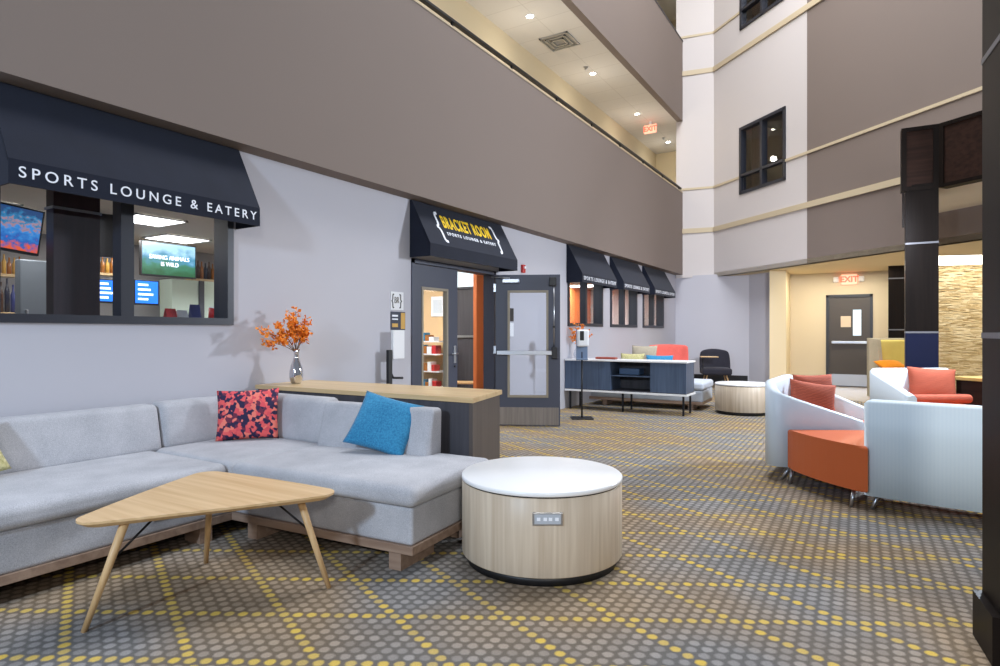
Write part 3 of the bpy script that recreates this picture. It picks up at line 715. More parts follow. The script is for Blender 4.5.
for fx, fy, tx, ty in ((-2.896, 1.31, -2.80, 1.43), (-3.186, 2.059, -3.07, 2.01), (-2.348, 2.181, -2.47, 2.10)):
    l = MB(); l.tube([(fx-O.x, fy-O.y, .0), ((fx+tx)/2-O.x, (fy+ty)/2-O.y, .225), (tx-O.x, ty-O.y, .455)], .0125, 14, .019); obj('leg', l, 'oakleg', ct)
    b = MB(); m_ = Vector((fx+(tx-fx)*.62-O.x, fy+(ty-fy)*.62-O.y, .285)); e_ = Vector((tx-O.x, ty-O.y, 0))*.66; e_.z = .453
    b.tube([m_, e_], .0055, 8); obj('brace', b, 'blackmetal', ct)

# ------------------------------------------------------------------ drum tables
def drum(loc, lab, r, h, outlet=True, rz=0):
    d = thing('drum_table', lab, 'table', loc, rz)
    obj('tabletop', MB().lathe([(0, h-.026), (r-.004, h-.026), (r, h-.022), (r, h-.006), (r-.006, h), (0, h)], n=96), 'whitetop', d)
    obj('shadow_gap', MB().lathe([(0, h-.034), (r-.012, h-.034), (r-.012, h-.026), (0, h-.026)], n=96), 'black', d)
    obj('body', MB().lathe([(0, .05), (r-.004, .05), (r-.002, .054), (r-.002, h-.036), (r-.004, h-.034), (0, h-.034)], n=96), 'birch', d)
    obj('plinth', MB().lathe([(0, 0), (r-.03, 0), (r-.03, .05), (0, .05)], n=96), 'black', d)
    if outlet:
        pl = MB(); pl.box(-.075, .075, -r-.004, -r+.012, h-.165, h-.10, .002); o = obj('outlet_plate', pl, 'steel', d)
        fc = MB(); fc.box(-.066, .066, -r-.006, -r-.002, h-.157, h-.108, .001); obj('outlet_face', fc, plain('outlet_grey', lin(176, 182, 190), .35), o)
        sk = MB()
        for x in (-.045, -.012, .014, .046): sk.box(x-.009, x+.009, -r-.008, -r-.005, h-.14, h-.124)
        obj('socket', sk, 'white', o)
    return d
drum((-1.645, 3.13, 0), 'round drum table with white top and pale wood side beside the foreground sofa', .456, .483, True, R(31.6)+.0)
drum((-1.84, 10.43, 0), 'distant round drum table with white top beside the pale ottoman', .43, .48, False)

# ------------------------------------------------------------------ counter behind the sofa
cn = thing('console_counter', 'long charcoal counter with light oak top behind the foreground sofa', 'counter', (-2.34, 3.44, 0), R(1.8))
obj('body', MB().prism([(-2.17, .02), (-.03, .02), (-.16, .60), (-2.17, .60)], 0, .805), 'charwood', cn)
obj('end_panel', MB().prism([(-.03, .015), (0, .015), (-.13, .61), (-.16, .61)], 0, .805), wood('end_panel_veneer', lin(78, 70, 66), lin(92, 83, 78), 2, 8, .45), cn)
obj('countertop', MB().prism([(-2.18, 0), (.012, 0), (-.12, .63), (-2.18, .63)], .805, .84, .003), 'countertop', cn)

# vase and flowers -----------------------------------------------------------
def vase(loc, m, lab, h=.30, r=.05):
    v = label(obj('vase', MB().lathe([(0, 0), (r*.7, 0), (r*.85, .01), (r*1.1, h*.18), (r*1.12, h*.3), (r*.9, h*.5), (r*.5, h*.7), (r*.36, h*.8), (r*.42, h*.9), (r*.62, h), (r*.56, h), (r*.36, h*.9), (r*.3, h*.8), (r*.4, h*.7), (0, h*.3)], n=48, flute=.06, nf=6, twist=14), m), lab, 'vase')
    v.location = loc
def bouquet(loc, lab, tips_, zb, seed, nb=20):
    r_ = random.Random(seed)
    b = thing('flower_spray', lab, 'flowers', loc); fl = MB()
    for tp in tips_:
        tp = Vector(tp); p0 = Vector((0, 0, zb)); mid = p0*.5+tp*.5+Vector((0, 0, .05)); pts = []
        for k in range(9):
            q = k/8; pts.append(p0*(1-q)**2+mid*2*q*(1-q)+tp*q*q)
        st = MB(); st.tube(pts, .0035, 6, .0015); obj('stem', st, 'stem', b)
        for k in range(nb):
            q = .42+.58*(k/nb)**.9; c_ = p0*(1-q)**2+mid*2*q*(1-q)+tp*q*q
            c_ = c_+Vector((r_.uniform(-1, 1), r_.uniform(-1, 1), r_.uniform(-.8, 1)))*.038
            for pt in range(4):
                d = Vector((r_.uniform(-1, 1), r_.uniform(-1, 1), r_.uniform(-.4, 1))).normalized(); side = d.cross(Vector((r_.random(), r_.random(), r_.random()))).normalized(); nn = d.cross(side)
                L_ = r_.uniform(.024, .042); w_ = L_*.42
                vs = [fl.bm.verts.new(x) for x in (c_, c_+d*L_*.5+side*w_+nn*.004, c_+d*L_+nn*.008, c_+d*L_*.5-side*w_+nn*.004)]
                fl.bm.faces.new(vs)
    fo = obj('blossoms', fl, 'petal', b); fo['kind'] = 'stuff'
vase((-4.30, 3.62, .84), 'chrome', 'silver twisted vase standing on the oak counter')
RV = Vector((.852, .524, 0))
def tipv(a, z, d=0): v = RV*a; return (v.x-.524*d*0+0.0, v.y+d, z)
def tipy(px, z, d=0): return (d, px/95., z)
bouquet((-4.30, 3.62, .84), 'spray of orange blossoms in the silver vase on the oak counter', [tipy(-36, .46, .02), tipy(-33, .36, .03), tipy(-20, .50, .0), tipy(-12, .58, .04), tipy(1, .63, -.02), tipy(9, .56, .03), tipy(13, .44, .0), tipy(5, .48, .06), tipy(-9, .46, .05), tipy(-23, .40, .05), tipy(-2, .54, -.05)], .27, 3, 23)

# ------------------------------------------------------------------ credenza beyond the door
cr = thing('credenza', 'blue-black media credenza on thin legs under the far windows', 'cabinet', (-2.50, 9.50, 0), R(.6))
Lc = 2.03
obj('countertop', MB().box(-Lc, .02, -.02, .52, .815, .84, .003), 'whitetop', cr)
bd = MB().box(-Lc, 0, .48, .50, .33, .815).box(-Lc, 0, 0, .5, .335, .35); obj('back_panel', bd, 'charwood', cr)
bluew = wood('blue_black_veneer', lin(64, 78, 100), lin(82, 98, 122), 2, 8, .4)
obj('cabinet_box', MB().box(-.56, 0, 0, .48, .345, .815, .002), bluew, cr)
obj('cabinet_box', MB().box(-Lc, -1.22, 0, .48, .345, .815, .002), bluew, cr)
obj('shelf', MB().box(-1.22, -.56, .03, .48, .575, .595), bluew, cr)
obj('bottom_slab', MB().box(-Lc, .02, -.02, .52, .305, .335, .003), 'whitetop', cr)
for x, y_ in ((-.05, .04), (-.05, .46), (-1.02, .04), (-1.02, .46), (-Lc+.08, .04), (-Lc+.08, .46)):
    obj('leg', MB().box(x-.014, x+.014, y_-.014, y_+.014, 0, .306), 'blackmetal', cr)
b_ = label(obj('storage_box', MB().box(-.17, .17, -.12, .12, 0, .10, .006), plain('blue_box', lin(70, 96, 130), .6)), 'flat blue box on the open shelf of the credenza', 'box'); b_.location = (-3.45, 9.75, .602)
vase((-4.37, 9.68, .84), 'clearvase', 'clear glass vase standing on the far credenza', .30, .075)
bouquet((-4.37, 9.68, .84), 'spray of orange blossoms in the glass vase on the far credenza', [tipv(-.12, .50, -.05), tipv(-.1, .36, -.05), tipv(-.05, .58), tipv(.1, .57), tipv(.16, .5), tipv(.2, .42), tipv(0, .45), tipv(-.08, .44), tipv(.05, .4), tipv(.12, .46), tipv(.0, .52)], .2, 5, 14)
dsh = label(obj('serving_tray', MB().rbox(-.18, .18, -.06, .06, 0, .035, .015), plain('red_brown_tray', lin(150, 66, 50), .4)), 'low red brown tray on the credenza top', 'tray'); dsh.location = (-3.88, 9.72, .842)

# hand sanitizer stand ---------------------------------------------------------
sn = thing('sanitizer_stand', 'hand sanitizer dispenser on a black floor stand beside the open door', 'sanitizer stand', (-3.77, 8.47, 0), R(31.6))
obj('base_plate', MB().box(-.16, .16, -.13, .13, 0, .02, .004), 'black', sn)
po = MB(); po.tube([(0, 0, .02), (0, 0, 1.0)], .013); obj('pole', po, 'black', sn)
obj('back_plate', MB().box(-.085, .085, -.01, .0, .87, 1.33, .003), plain('stand_blue_grey', lin(112, 132, 160), .5), sn)
obj('dispenser', MB().rbox(-.08, .09, -.12, -.01, 1.08, 1.33, .025), 'paper', sn)
obj('sensor_window', MB().box(-.045, .015, -.124, -.118, 1.17, 1.31, .004), 'black', sn)
obj('drip_tray', MB().box(-.085, .075, -.11, -.01, .88, .905, .004), plain('stand_blue_grey', lin(112, 132, 160), .5), sn)

# second seating group -----------------------------------------------------------
s2 = thing('sectional_sofa', 'pale grey sofa with chaise end behind the far credenza', 'sofa', (-2.45, 10.32, 0), R(2))
obj('base', MB().rbox(-1.95, 0, 0, .85, .14, .33, .02), 'paleblue', s2)
obj('wood_base_rail', MB().box(-1.97, .0, -.005, .86, .10, .145), 'trimwood', s2)
obj('seat_cushion', MB().rbox(-1.95, .02, -.02, .87, .33, .47, .05, .01), 'paleblue', s2)
obj('back_cushion', MB().rbox(-1.95, -.5, .72, .92, .46, .74, .05), 'paleblue', s2)
for x in (-.2, -1.7): obj('leg', MB().box(x-.04, x+.04, .05, .35, 0, .102), 'trimwood', s2)
pillow('throw_pillow', 'yellow throw pillow showing above the left part of the far credenza', .44, .44, .12, 'olive', (-3.80, 10.72, .48), R(5), R(-12))
pillow('throw_pillow', 'taupe throw pillow between the yellow pillow and the coral chair', .50, .56, .13, 'taupefab', (-3.70, 11.04, .50), R(-5), R(-10))
pillow('throw_pillow', 'bright blue throw pillow in front of the coral chair', .48, .42, .13, 'bluefab', (-3.30, 10.72, .475), R(5), R(-10))
def lounge_chair(name, lab, m, loc, rz, w, d, hs, hb, tablet=False):
    c = thing(name, lab, 'chair', loc, rz)      # faces -Y
    obj('seat', MB().rbox(-w/2, w/2, -d/2, d/2, hs-.16, hs, .05, .015), m, c)
    def curve(p):
        k = (p.x/(w/2))**2; q = max(0, (p.z-hs)/(hb-hs)); return (p.x*(1+.16*(p.z-hs)*(0 if tablet else 1))*(1-(.13 if tablet else .05)*q**4), p.y-.14*k+.22*(p.z-hs), p.z-.05*k*q*(.9 if tablet else .4))
    obj('backrest', MB().rbox(-w/2-.02, w/2+.02, d/2-.1, d/2+.02, hs-.1, hb, .05, fn=curve, mid=10), m, c)
    for sx in (-1, 1):
        for sy in (-1, 1):
            l = MB(); l.tube([(sx*(w/2-.12), sy*(d/2-.12), hs-.15), (sx*(w/2-.04), sy*(d/2-.04), 0)], .018, 10, .011); obj('leg', l, 'oakleg', c)
    if tablet:
        obj('tablet_arm', MB().rbox(-w/2-.04, .02, -d/2-.05, -d/2+.24, .715, .735, .009), 'oak', c)
        l = MB(); l.tube([(-w/2+.02, -d/2+.1, .30), (-w/2+.02, -d/2+.1, .72)], .012); obj('tablet_post', l, 'blackmetal', c)
    return c
lounge_chair('armchair', 'coral upholstered armchair beyond the far credenza', 'coral', (-3.64, 12.66, 0), R(28), .74, .72, .45, 1.04)
lounge_chair('armchair', 'black upholstered chair with pale wood legs in the far corner', 'blackfab', (-3.27, 15.05, 0), R(20), .66, .62, .46, .90, True)

# ------------------------------------------------------------------ far door and exit sign
t10 = sroot('trim_21', (-1.065, 16.7, 0)); DW = .965
obj('door_frame', MB().box(0, .06, -.02, .15, 0, 2.19).box(DW-.06, DW, -.02, .15, 0, 2.19).box(0, DW, -.02, .15, 2.13, 2.19), 'frame', t10)
d3 = sroot('door_3', (-1.005, 16.72, 0)); Ld = DW-.12
pn = MB(); t = .045; g0, g1, z0, z1 = .50, .67, 1.22, 1.83
pn.box(0, g0, 0, t, .01, 2.13).box(g1, Ld, 0, t, .01, 2.13).box(g0, g1, 0, t, .01, z0).box(g0, g1, 0, t, z1, 2.13); obj('door_panel', pn, 'doorbrown', d3)
obj('glazing_bead', MB().box(g0-.02, g0, -.006, t, z0-.02, z1+.02).box(g1, g1+.02, -.006, t, z0-.02, z1+.02).box(g0, g1, -.006, t, z0-.02, z0).box(g0, g1, -.006, t, z1, z1+.02), 'doorbrown', d3)
obj('pane', MB().box(g0, g1, .02, .026, z0, z1), emit('lit_door_pane', lin(215, 230, 240), 1.0), d3)
obj('notice', MB().box(.25, .46, -.006, 0, 1.42, 1.68), plain('notice_paper', lin(214, 196, 176), .7), d3)
pbar = MB(); pbar.box(.06, Ld-.06, -.09, -.05, 1.03, 1.09, .006).box(.08, .13, -.06, 0, 1.03, 1.09).box(Ld-.13, Ld-.08, -.06, 0, 1.03, 1.09); obj('push_bar', pbar, 'steel', d3)
obj('kick_plate', MB().box(.02, Ld-.02, -.006, 0, .03, .30), 'steel', d3)
ex = thing('exit_sign', 'red lit exit sign on the wall above the far door', 'exit sign', (-.58, 16.69, 2.42))
obj('housing', MB().box(-.16, .16, -.06, 0, 0, .24, .006), 'exitface', ex)
text('lettering', 'EXIT', .19, frame((1, 0, 0), (0, 0, 1), (0, -.064, .12)), 'exit', ex, .95, 1, bold=.006)
for x in (-.27, .25): obj('emergency_lamp', MB().rbox(x-.06, x+.06, -.09, 0, .06, .19, .03), 'paper', ex)
# ------------------------------------------------------------------ corridor fittings
def downlight(y_, lab):
    d = thing('ceiling_downlight', lab, 'light', (-5.165, y_, 6.8), group='corridor downlights')
    obj('lens', MB().lathe([(0, -.006), (.06, -.006), (.06, -.001), (0, -.001)], n=24), 'downlight', d)
    obj('ring', MB().lathe([(.06, -.008), (.085, -.006), (.085, 0), (.06, 0)], n=24, caps=False), 'paper', d)
for y_, s in ((6.62, 'recessed corridor downlight nearest the camera, above the handrail'), (9.40, 'recessed corridor downlight beside the ceiling vent'), (12.18, 'recessed corridor downlight between the vent and the corridor exit sign'), (15.01, 'recessed corridor downlight just before the corridor exit sign'), (17.69, 'recessed corridor downlight past the corridor exit sign')):
    downlight(y_, s)
vt = thing('ceiling_vent', 'square metal air vent in the corridor ceiling', 'vent', (-5.13, 10.5, 6.795))
fr = MB()
for i, h_ in enumerate((.29, .21, .13)): fr.box(-h_, h_, -h_, -h_+.03, -.02-.005*i, .004).box(-h_, h_, h_-.03, h_, -.02-.005*i, .004).box(-h_, -h_+.03, -h_, h_, -.02-.005*i, .004).box(h_-.03, h_, -h_, h_, -.02-.005*i, .004)
obj('louvers', fr, 'steel', vt); obj('backing', MB().box(-.26, .26, -.26, .26, -.004, .003), plain('vent_grey', lin(150, 146, 140), .6), vt)
ex2 = thing('exit_sign', 'red lit exit sign hanging from the corridor ceiling', 'exit sign', (-5.07, 15.75, 6.50))
obj('housing', MB().box(-.16, .16, -.02, .02, 0, .22, .006), 'exitface', ex2); obj('stem', MB().box(-.03, .03, -.015, .015, .22, .30), 'paper', ex2)
text('lettering', 'EXIT', .18, frame((1, 0, 0), (0, 0, 1), (0, -.024, .11)), 'exit', ex2, .95, 1, bold=.006)
for y_, s in ((11.81, 'small grey sprinkler head in the corridor ceiling before the third downlight'), (17.25, 'small grey sprinkler head in the corridor ceiling at the corridor end')):
    sp = label(obj('sprinkler_head', MB().lathe([(0, -.05), (.03, -.05), (.03, -.042), (.012, -.04), (.012, -.015), (.05, -.01), (.05, 0), (0, 0)], n=16), 'steel'), s, 'sprinkler'); sp.location = (-5.17, y_, 6.8)
hr = thing('handrail', 'long dark metal handrail along the top of the lower balcony wall', 'handrail', (FX-.05, 0, 4.95))
rl = MB(); rl.box(-.03, .03, 0, 16.15, .085, .12, .004); obj('rail', rl, 'blackmetal', hr)
for i in range(9): obj('bracket', MB().box(-.012, .012, 4.6+i*1.42, 4.63+i*1.42, 0, .086), 'blackmetal', hr)

# ------------------------------------------------------------------ columns and pergola on the right
def column(name, lab, pts, z1, strips, m='darkwood', plinth=None):
    c = thing(name, lab, 'column', (pts[0][0], pts[0][1], 0)); o = Vector(pts[0])
    loc = [Vector(p)-o for p in pts]
    zs = [0]+strips+[z1]
    for i, (a, b) in enumerate(zip(zs, zs[1:])):
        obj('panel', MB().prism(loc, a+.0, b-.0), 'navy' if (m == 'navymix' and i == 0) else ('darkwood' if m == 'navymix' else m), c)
    cen = sum(loc, Vector((0, 0)))/len(loc)
    big = [cen+(p-cen)*1.012 for p in loc]
    for z in strips: obj('metal_strip', MB().prism(big, z-.012, z+.012), plain('dull_steel_strip', lin(128, 128, 134), .5, .5), c)
    if plinth:
        bg = [cen+(p-cen)*1.12 for p in loc]; obj('plinth', MB().prism(bg, 0, plinth), 'darkwood', c)
    return c
Rv = Vector((.852, .524)); Fv = Vector((-.524, .852))
def cw(px, t): u = (px-500)/f_px; return Fv*t+Rv*(u*t)
p0 = cw(905.5, 8.42); p1 = cw(939, 8.22)
dcol = (p1-p0).normalized(); ncol = Vector((-dcol.y, dcol.x))
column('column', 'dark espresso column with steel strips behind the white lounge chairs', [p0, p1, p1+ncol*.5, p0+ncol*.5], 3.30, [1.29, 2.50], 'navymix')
# near column: a left face seen at a shallow angle and a front face to the right
q0 = Vector((.374, 3.27)); q1 = Vector((.402, 3.02)); q2 = q1+Vector((.5, .12)); q3 = q0+Vector((.5, .12))
column('column', 'tall dark column at the right edge of the picture', [q1, q2, q3, q0], 8.0, [1.27, 2.42], 'darkwood', .19)
column('column', 'dark wood column beside the far door', [cw(888.5, 13.2), cw(915, 13.0), cw(915, 13.5), cw(888.5, 13.7)], ZS, [1.35, 2.45], 'darkwood')
pg = thing('pergola_header', 'espresso wood header frame on top of the dark column', 'header', (p1.x, p1.y, 3.22))
e0 = cw(901.7, 8.42)-p1; e1 = Vector((0, 0)); e2 = Vector((4.0, -3.05)); hh = .86
nb = Vector((-e0.y, e0.x)).normalized(); n2 = Vector((-e2.y, e2.x)).normalized()
def fbox(a, b, z0, z1, t, off=0):
    d = (b-a).normalized(); nn = Vector((-d.y, d.x)); return [a+nn*off, b+nn*off, b+nn*(off+t), a+nn*(off+t)]
for nm, a_, b_ in (('end_beam', e0, e1), ('long_beam', e1, e2)):
    bm_ = MB(); bm_.prism(fbox(a_, b_, 0, 0, .12, 0.02), .03, hh-.03); obj(nm, bm_, 'walnutp', pg)
    ed = MB(); ed.prism(fbox(a_, b_, 0, 0, .16), 0, .05); obj('edge_rail', ed, 'darkwood', pg); ed2 = MB(); ed2.prism(fbox(a_, b_, 0, 0, .16), hh-.05, hh); obj('edge_rail', ed2, 'darkwood', pg)
    d = (b_-a_).normalized()
    for pnt in (a_, b_-d*.06): obj('stile', MB().prism(fbox(pnt, pnt+d*.06, 0, 0, .16), 0.05, hh-.05), 'darkwood', pg)
sp_ = MB(); sp_.prism([e0+Vector((.02, .06)), e1+Vector((.02, .06)), e2, Vector(Bp(9.5, .02))-p1, Vector(Bp(5.6, .02))-p1], .02, .06); obj('soffit_panel', sp_, 'ceil', pg)
hb = MB(); hb.box(-.014, .014, -.014, .014, -.50, -.02); hk = obj('hanging_rod', hb, 'darkwood', pg); hk.location = (e0.x+.02, e0.y-.03, 0)
# stone wall on the right beyond the column
sw0 = cw(926, 13.1); sw1 = cw(1090, 12.4)
sm = MB(); slab2(sm, sw0, sw1, 0, ZS, .15); struct('wall_stone', sm, 'stone')
dsw = (sw1-sw0).normalized(); nsw = Vector((dsw.y, -dsw.x))
cv = thing('ceiling_glow', 'glowing panel added for the strongly lit ceiling along the stone wall', 'light', (sw0.x, sw0.y, ZS))
obj('glow_panel', MB().prism([nsw*.04, dsw*3.2+nsw*.04, dsw*3.2+nsw*1.9, nsw*1.9-dsw*.5], -.012, -.002), 'cove', cv)  # added glowing sheet in place of the brightly lit ceiling by the stone
obj('panel_edge', MB().prism([nsw*1.9-dsw*.5, dsw*3.2+nsw*1.9, dsw*3.2+nsw*1.93, nsw*1.93-dsw*.5], -.014, -.002), 'cream', cv)
# yellow wing chair
def wing():
    p = cw(901, 10.6); c = thing('wing_chair', 'yellow and beige high wing chair beside the dark column', 'chair', (p.x, p.y, 0), R(31.6+8))
    w, d = .74, .72
    obj('seat', MB().rbox(-w/2+.08, w/2-.08, -d/2, d/2-.1, .26, .46, .04), 'yellowfab', c)
    obj('inner_back', MB().rbox(-w/2+.08, w/2-.08, d/2-.18, d/2-.08, .40, 1.16, .04), 'yellowfab', c)
    obj('outer_back', MB().rbox(-w/2, w/2, d/2-.09, d/2, .16, 1.19, .03), 'beigefab', c)
    for sx in (-1, 1):
        a = MB(); x0, x1 = (sx*w/2, sx*(w/2-.07)); x0, x1 = min(x0, x1), max(x0, x1)
        a.ext([(x0, -d/2, .16), (x0, d/2-.02, .16), (x0, d/2-.02, 1.19), (x0, d/2-.26, 1.17), (x0, d/2-.32, .70), (x0, -d/2, .66)], (x1-x0, 0, 0)); obj('wing', a, 'beigefab', c)
        for y_ in (-d/2+.06, d/2-.06):
            l = MB(); l.tube([(sx*(w/2-.08), y_, .17), (sx*(w/2-.06), y_, 0)], .02, 8, .012); obj('leg', l, 'oakleg', c)
    return p
pw = wing()
pl_ = cw(897, 10.35); pillow('throw_pillow', 'orange cushion on the yellow wing chair', .46, .30, .13, 'orangefab', (pl_.x, pl_.y, .665), R(36), R(-65))

# ------------------------------------------------------------------ white tub chairs
def offset_path(path, t):
    out = []
    for i, p in enumerate(path):
        a = path[max(0, i-1)]; b = path[min(len(path)-1, i+1)]; d = (Vector(b)-Vector(a)).normalized(); out.append(Vector(p)+Vector((-d.y, d.x))*t)
    return out
def shell_mesh(path, zt, t, z0):
    inn = offset_path(path, t); mid_o = offset_path(path, t*.2); mid_i = offset_path(path, t*.8)
    sh = MB(); rows = []
    for p, pm, qm, q, z in zip(path, mid_o, mid_i, inn, zt):
        rows.append([sh.bm.verts.new(v) for v in ((p[0], p[1], z0), (p[0], p[1], z-.025), (pm.x, pm.y, z-.005), (p[0]*.5+q.x*.5, p[1]*.5+q.y*.5, z), (qm.x, qm.y, z-.005), (q.x, q.y, z-.03), (q.x, q.y, z0))])
    for a, b in zip(rows, rows[1:]):
        for k in range(7): f = sh.bm.faces.new((a[k], b[k], b[(k+1) % 7], a[(k+1) % 7])); f.smooth = True
    sh.bm.faces.new(rows[0]); sh.bm.faces.new(rows[-1][::-1])
    return sh
def tub(lab, loc, rz, w, d, pil=None, m='vinylwhite', back_r=.22, zb=.82, tip=.53, z1=.74, one_arm=False, z0=.13):
    # faces +Y, width along X, back at y=-d/2
    c = thing('tub_chair', lab, 'chair', loc, rz, None)
    path = [(w/2, d/2)]
    for k in range(1, 8): path.append((w/2, d/2-(d-back_r)*k/8))
    for k in range(9): a_ = PI/2*k/8; path.append((w/2-back_r+back_r*math.cos(a_), -d/2+back_r-back_r*math.sin(a_)))
    for k in range(1, 8): path.append((w/2-back_r-(w-2*back_r)*k/8, -d/2))
    for k in range(9): a_ = PI/2*k/8; path.append((-w/2+back_r-back_r*math.sin(a_), -d/2+back_r-back_r*math.cos(a_)))
    for k in range(1, 8): path.append((-w/2, -d/2+back_r+(d-back_r)*k/8))
    path.append((-w/2, d/2))
    yc = -d/2+back_r
    def ztop(p):
        if p[1] >= yc: return z1+(tip-z1)*(p[1]-yc)/(d/2-yc)
        q = (yc-p[1])/back_r; return z1+(zb-z1)*(q*q*(3-2*q))
    zt = [ztop(p) for p in path]
    if one_arm: path = path[:-9]; zt = zt[:-9]
    obj('shell', shell_mesh(path, zt, -.10, z0), m, c)
    obj('seat_cushion', MB().rbox(-w/2+.095, w/2-.095, -d/2+.095, d/2+.02, .20, .44, .05, .012), 'orange', c)
    for sx in (-1, 1):
        for sy in (-1, 1):
            l = MB(); l.tube([(sx*(w/2-.09), sy*(d/2-.12), .135), (sx*(w/2-.05), sy*(d/2-.05), 0)], .016, 10, .012); obj('leg', l, 'steel', c)
    return c
def flared_chair():
    o = Vector((-.45, 6.42)); c = thing('tub_chair', 'white tub chair with two rust pillows, left of the orange bench', 'chair', (o.x, o.y, 0))
    def bez(p, q, k, n=7): return [(p*(1-i/n)**2+q*2*(i/n)*(1-i/n)+k*(i/n)**2) for i in range(n+1)]
    V2 = Vector; path = []; zt = []
    def run(pts, za, zb_):
        for i, p in enumerate(pts): path.append(p-o); zt.append(za+(zb_-za)*i/max(1, len(pts)-1))
    A = V2((-.10, 6.11)); B_ = V2((-.63, 5.79)); C1 = V2((-.87, 6.00)); D = V2((-.80, 6.72)); E_ = V2((-.62, 6.93)); F_ = V2((-.06, 7.06))
    run([A*(1-i/6)+B_*(i/6) for i in range(6)], .53, .70)
    cor = bez(B_, V2((-.84, 5.68)), C1); run(cor[:-1], .735, .845)
    run([C1*(1-i/6)+D*(i/6) for i in range(6)], .86, .875)
    cor = bez(D, V2((-.78, 6.90)), E_); run(cor[:-1], .87, .80)
    run([E_*(1-i/6)+F_*(i/6) for i in range(7)], .78, .53)
    obj('shell', shell_mesh(path, zt, -.09, .13), 'vinylwhite', c)
    seat = [p-o for p in (V2((-.08, 6.24)), V2((-.62, 5.92)), V2((-.76, 6.05)), V2((-.69, 6.70)), V2((-.58, 6.82)), V2((-.05, 6.93)))]
    obj('seat_cushion', MB().prism(seat, .20, .44, .03, 3), 'orange', c)
    for p, q in (((-.64, 5.90), (-.72, 5.86)), ((-.17, 6.17), (-.12, 6.16)), ((-.70, 6.70), (-.78, 6.74)), ((-.15, 6.98), (-.1, 7.0))):
        l = MB(); l.tube([(p[0]-o.x, p[1]-o.y, .135), (q[0]-o.x, q[1]-o.y, 0)], .018, 10, .012); obj('leg', l, 'steel', c)
flared_chair()
tub('white tub chair seen from its ribbed back, nearest the right column', (.425, 5.45, 0), R(-9), .94, .70, None, M['ribbed'], .05, .80, .60, .79, False, .105)
tub('white tub chair with one rust pillow, in front of the dark column', (.52, 8.84, 0), R(214), 1.06, .74, None, 'vinylwhite', .10, .85, .58, .80, True)
def on_tub(cx, cy, rz, lx_, ly_): c_, s_ = math.cos(rz), math.sin(rz); return (cx+c_*lx_-s_*ly_, cy+s_*lx_+c_*ly_, .458)
ra = R(31.6-90); rb = R(214)
pillow('throw_pillow', 'rust striped pillow standing at the back of the left tub chair', .42, .44, .12, 'rustpillow', (-.50, 6.66, .445), R(40), R(-10))
pillow('throw_pillow', 'rust striped pillow leaning in front of the other one on the left tub chair', .44, .39, .12, 'rustpillow', (-.52, 6.36, .445), R(34), R(-14), R(9))
pillow('throw_pillow', 'rust striped pillow on the tub chair in front of the dark column', .56, .41, .14, 'rustpillow', on_tub(.52, 8.84, rb, -.16, -.15), rb+PI-R(8), R(-14), R(4))
bp_ = thing('lumbar_roll', 'rust bolster cushion lying in front of the rust pillow on the rear tub chair', 'cushion', on_tub(.52, 8.84, rb, -.05, .12)[:2]+(.46,), rb+PI)
rl = MB(); rl.rbox(-.36, .36, -.055, .055, 0, .11, .053); obj('cover', rl, 'rustpillow', bp_)
bn = thing('ottoman_bench', 'orange vinyl wedge bench between the two white tub chairs', 'bench', (-.05, 5.9, 0))
a0, b0, c0 = Vector((-.655+.05, 5.745-5.9)), Vector((-.062+.05, 5.13-5.9)), Vector((-.075+.05, 6.06-5.9))
arc = []
for k in range(11):
    q = k/10; p = a0*(1-q)+b0*q; nn = Vector((-.7, -.72)).normalized(); arc.append(p+nn*.05*4*q*(1-q))
bpoly = arc+[c0]
obj('cushion', MB().prism(bpoly, .13, .46, .018, 3), 'orange', bn)
for x, y_ in ((-.57, -.13), (-.10, -.66), (-.1, .02)):
    l = MB(); l.tube([(x, y_, .135), (x-.02, y_-.035, 0)], .016, 10, .012); obj('leg', l, 'steel', bn)
# brown table at the right
tb_ = thing('side_table', 'dark brown table partly hidden behind the right column', 'table', (1.45, 9.3, 0), R(-40))
obj('tabletop', MB().box(-.6, .6, -.3, .3, .70, .74, .005), plain('yellow_oak_top', lin(206, 170, 96), .4), tb_)
obj('front_panel', MB().box(-.58, .58, -.28, -.25, .30, .70), 'walnutp', tb_)
for x in (-.55, .55):
    for y_ in (-.25, .25): obj('leg', MB().box(x-.03, x+.03, y_-.03, y_+.03, 0, .70), 'walnutp', tb_)

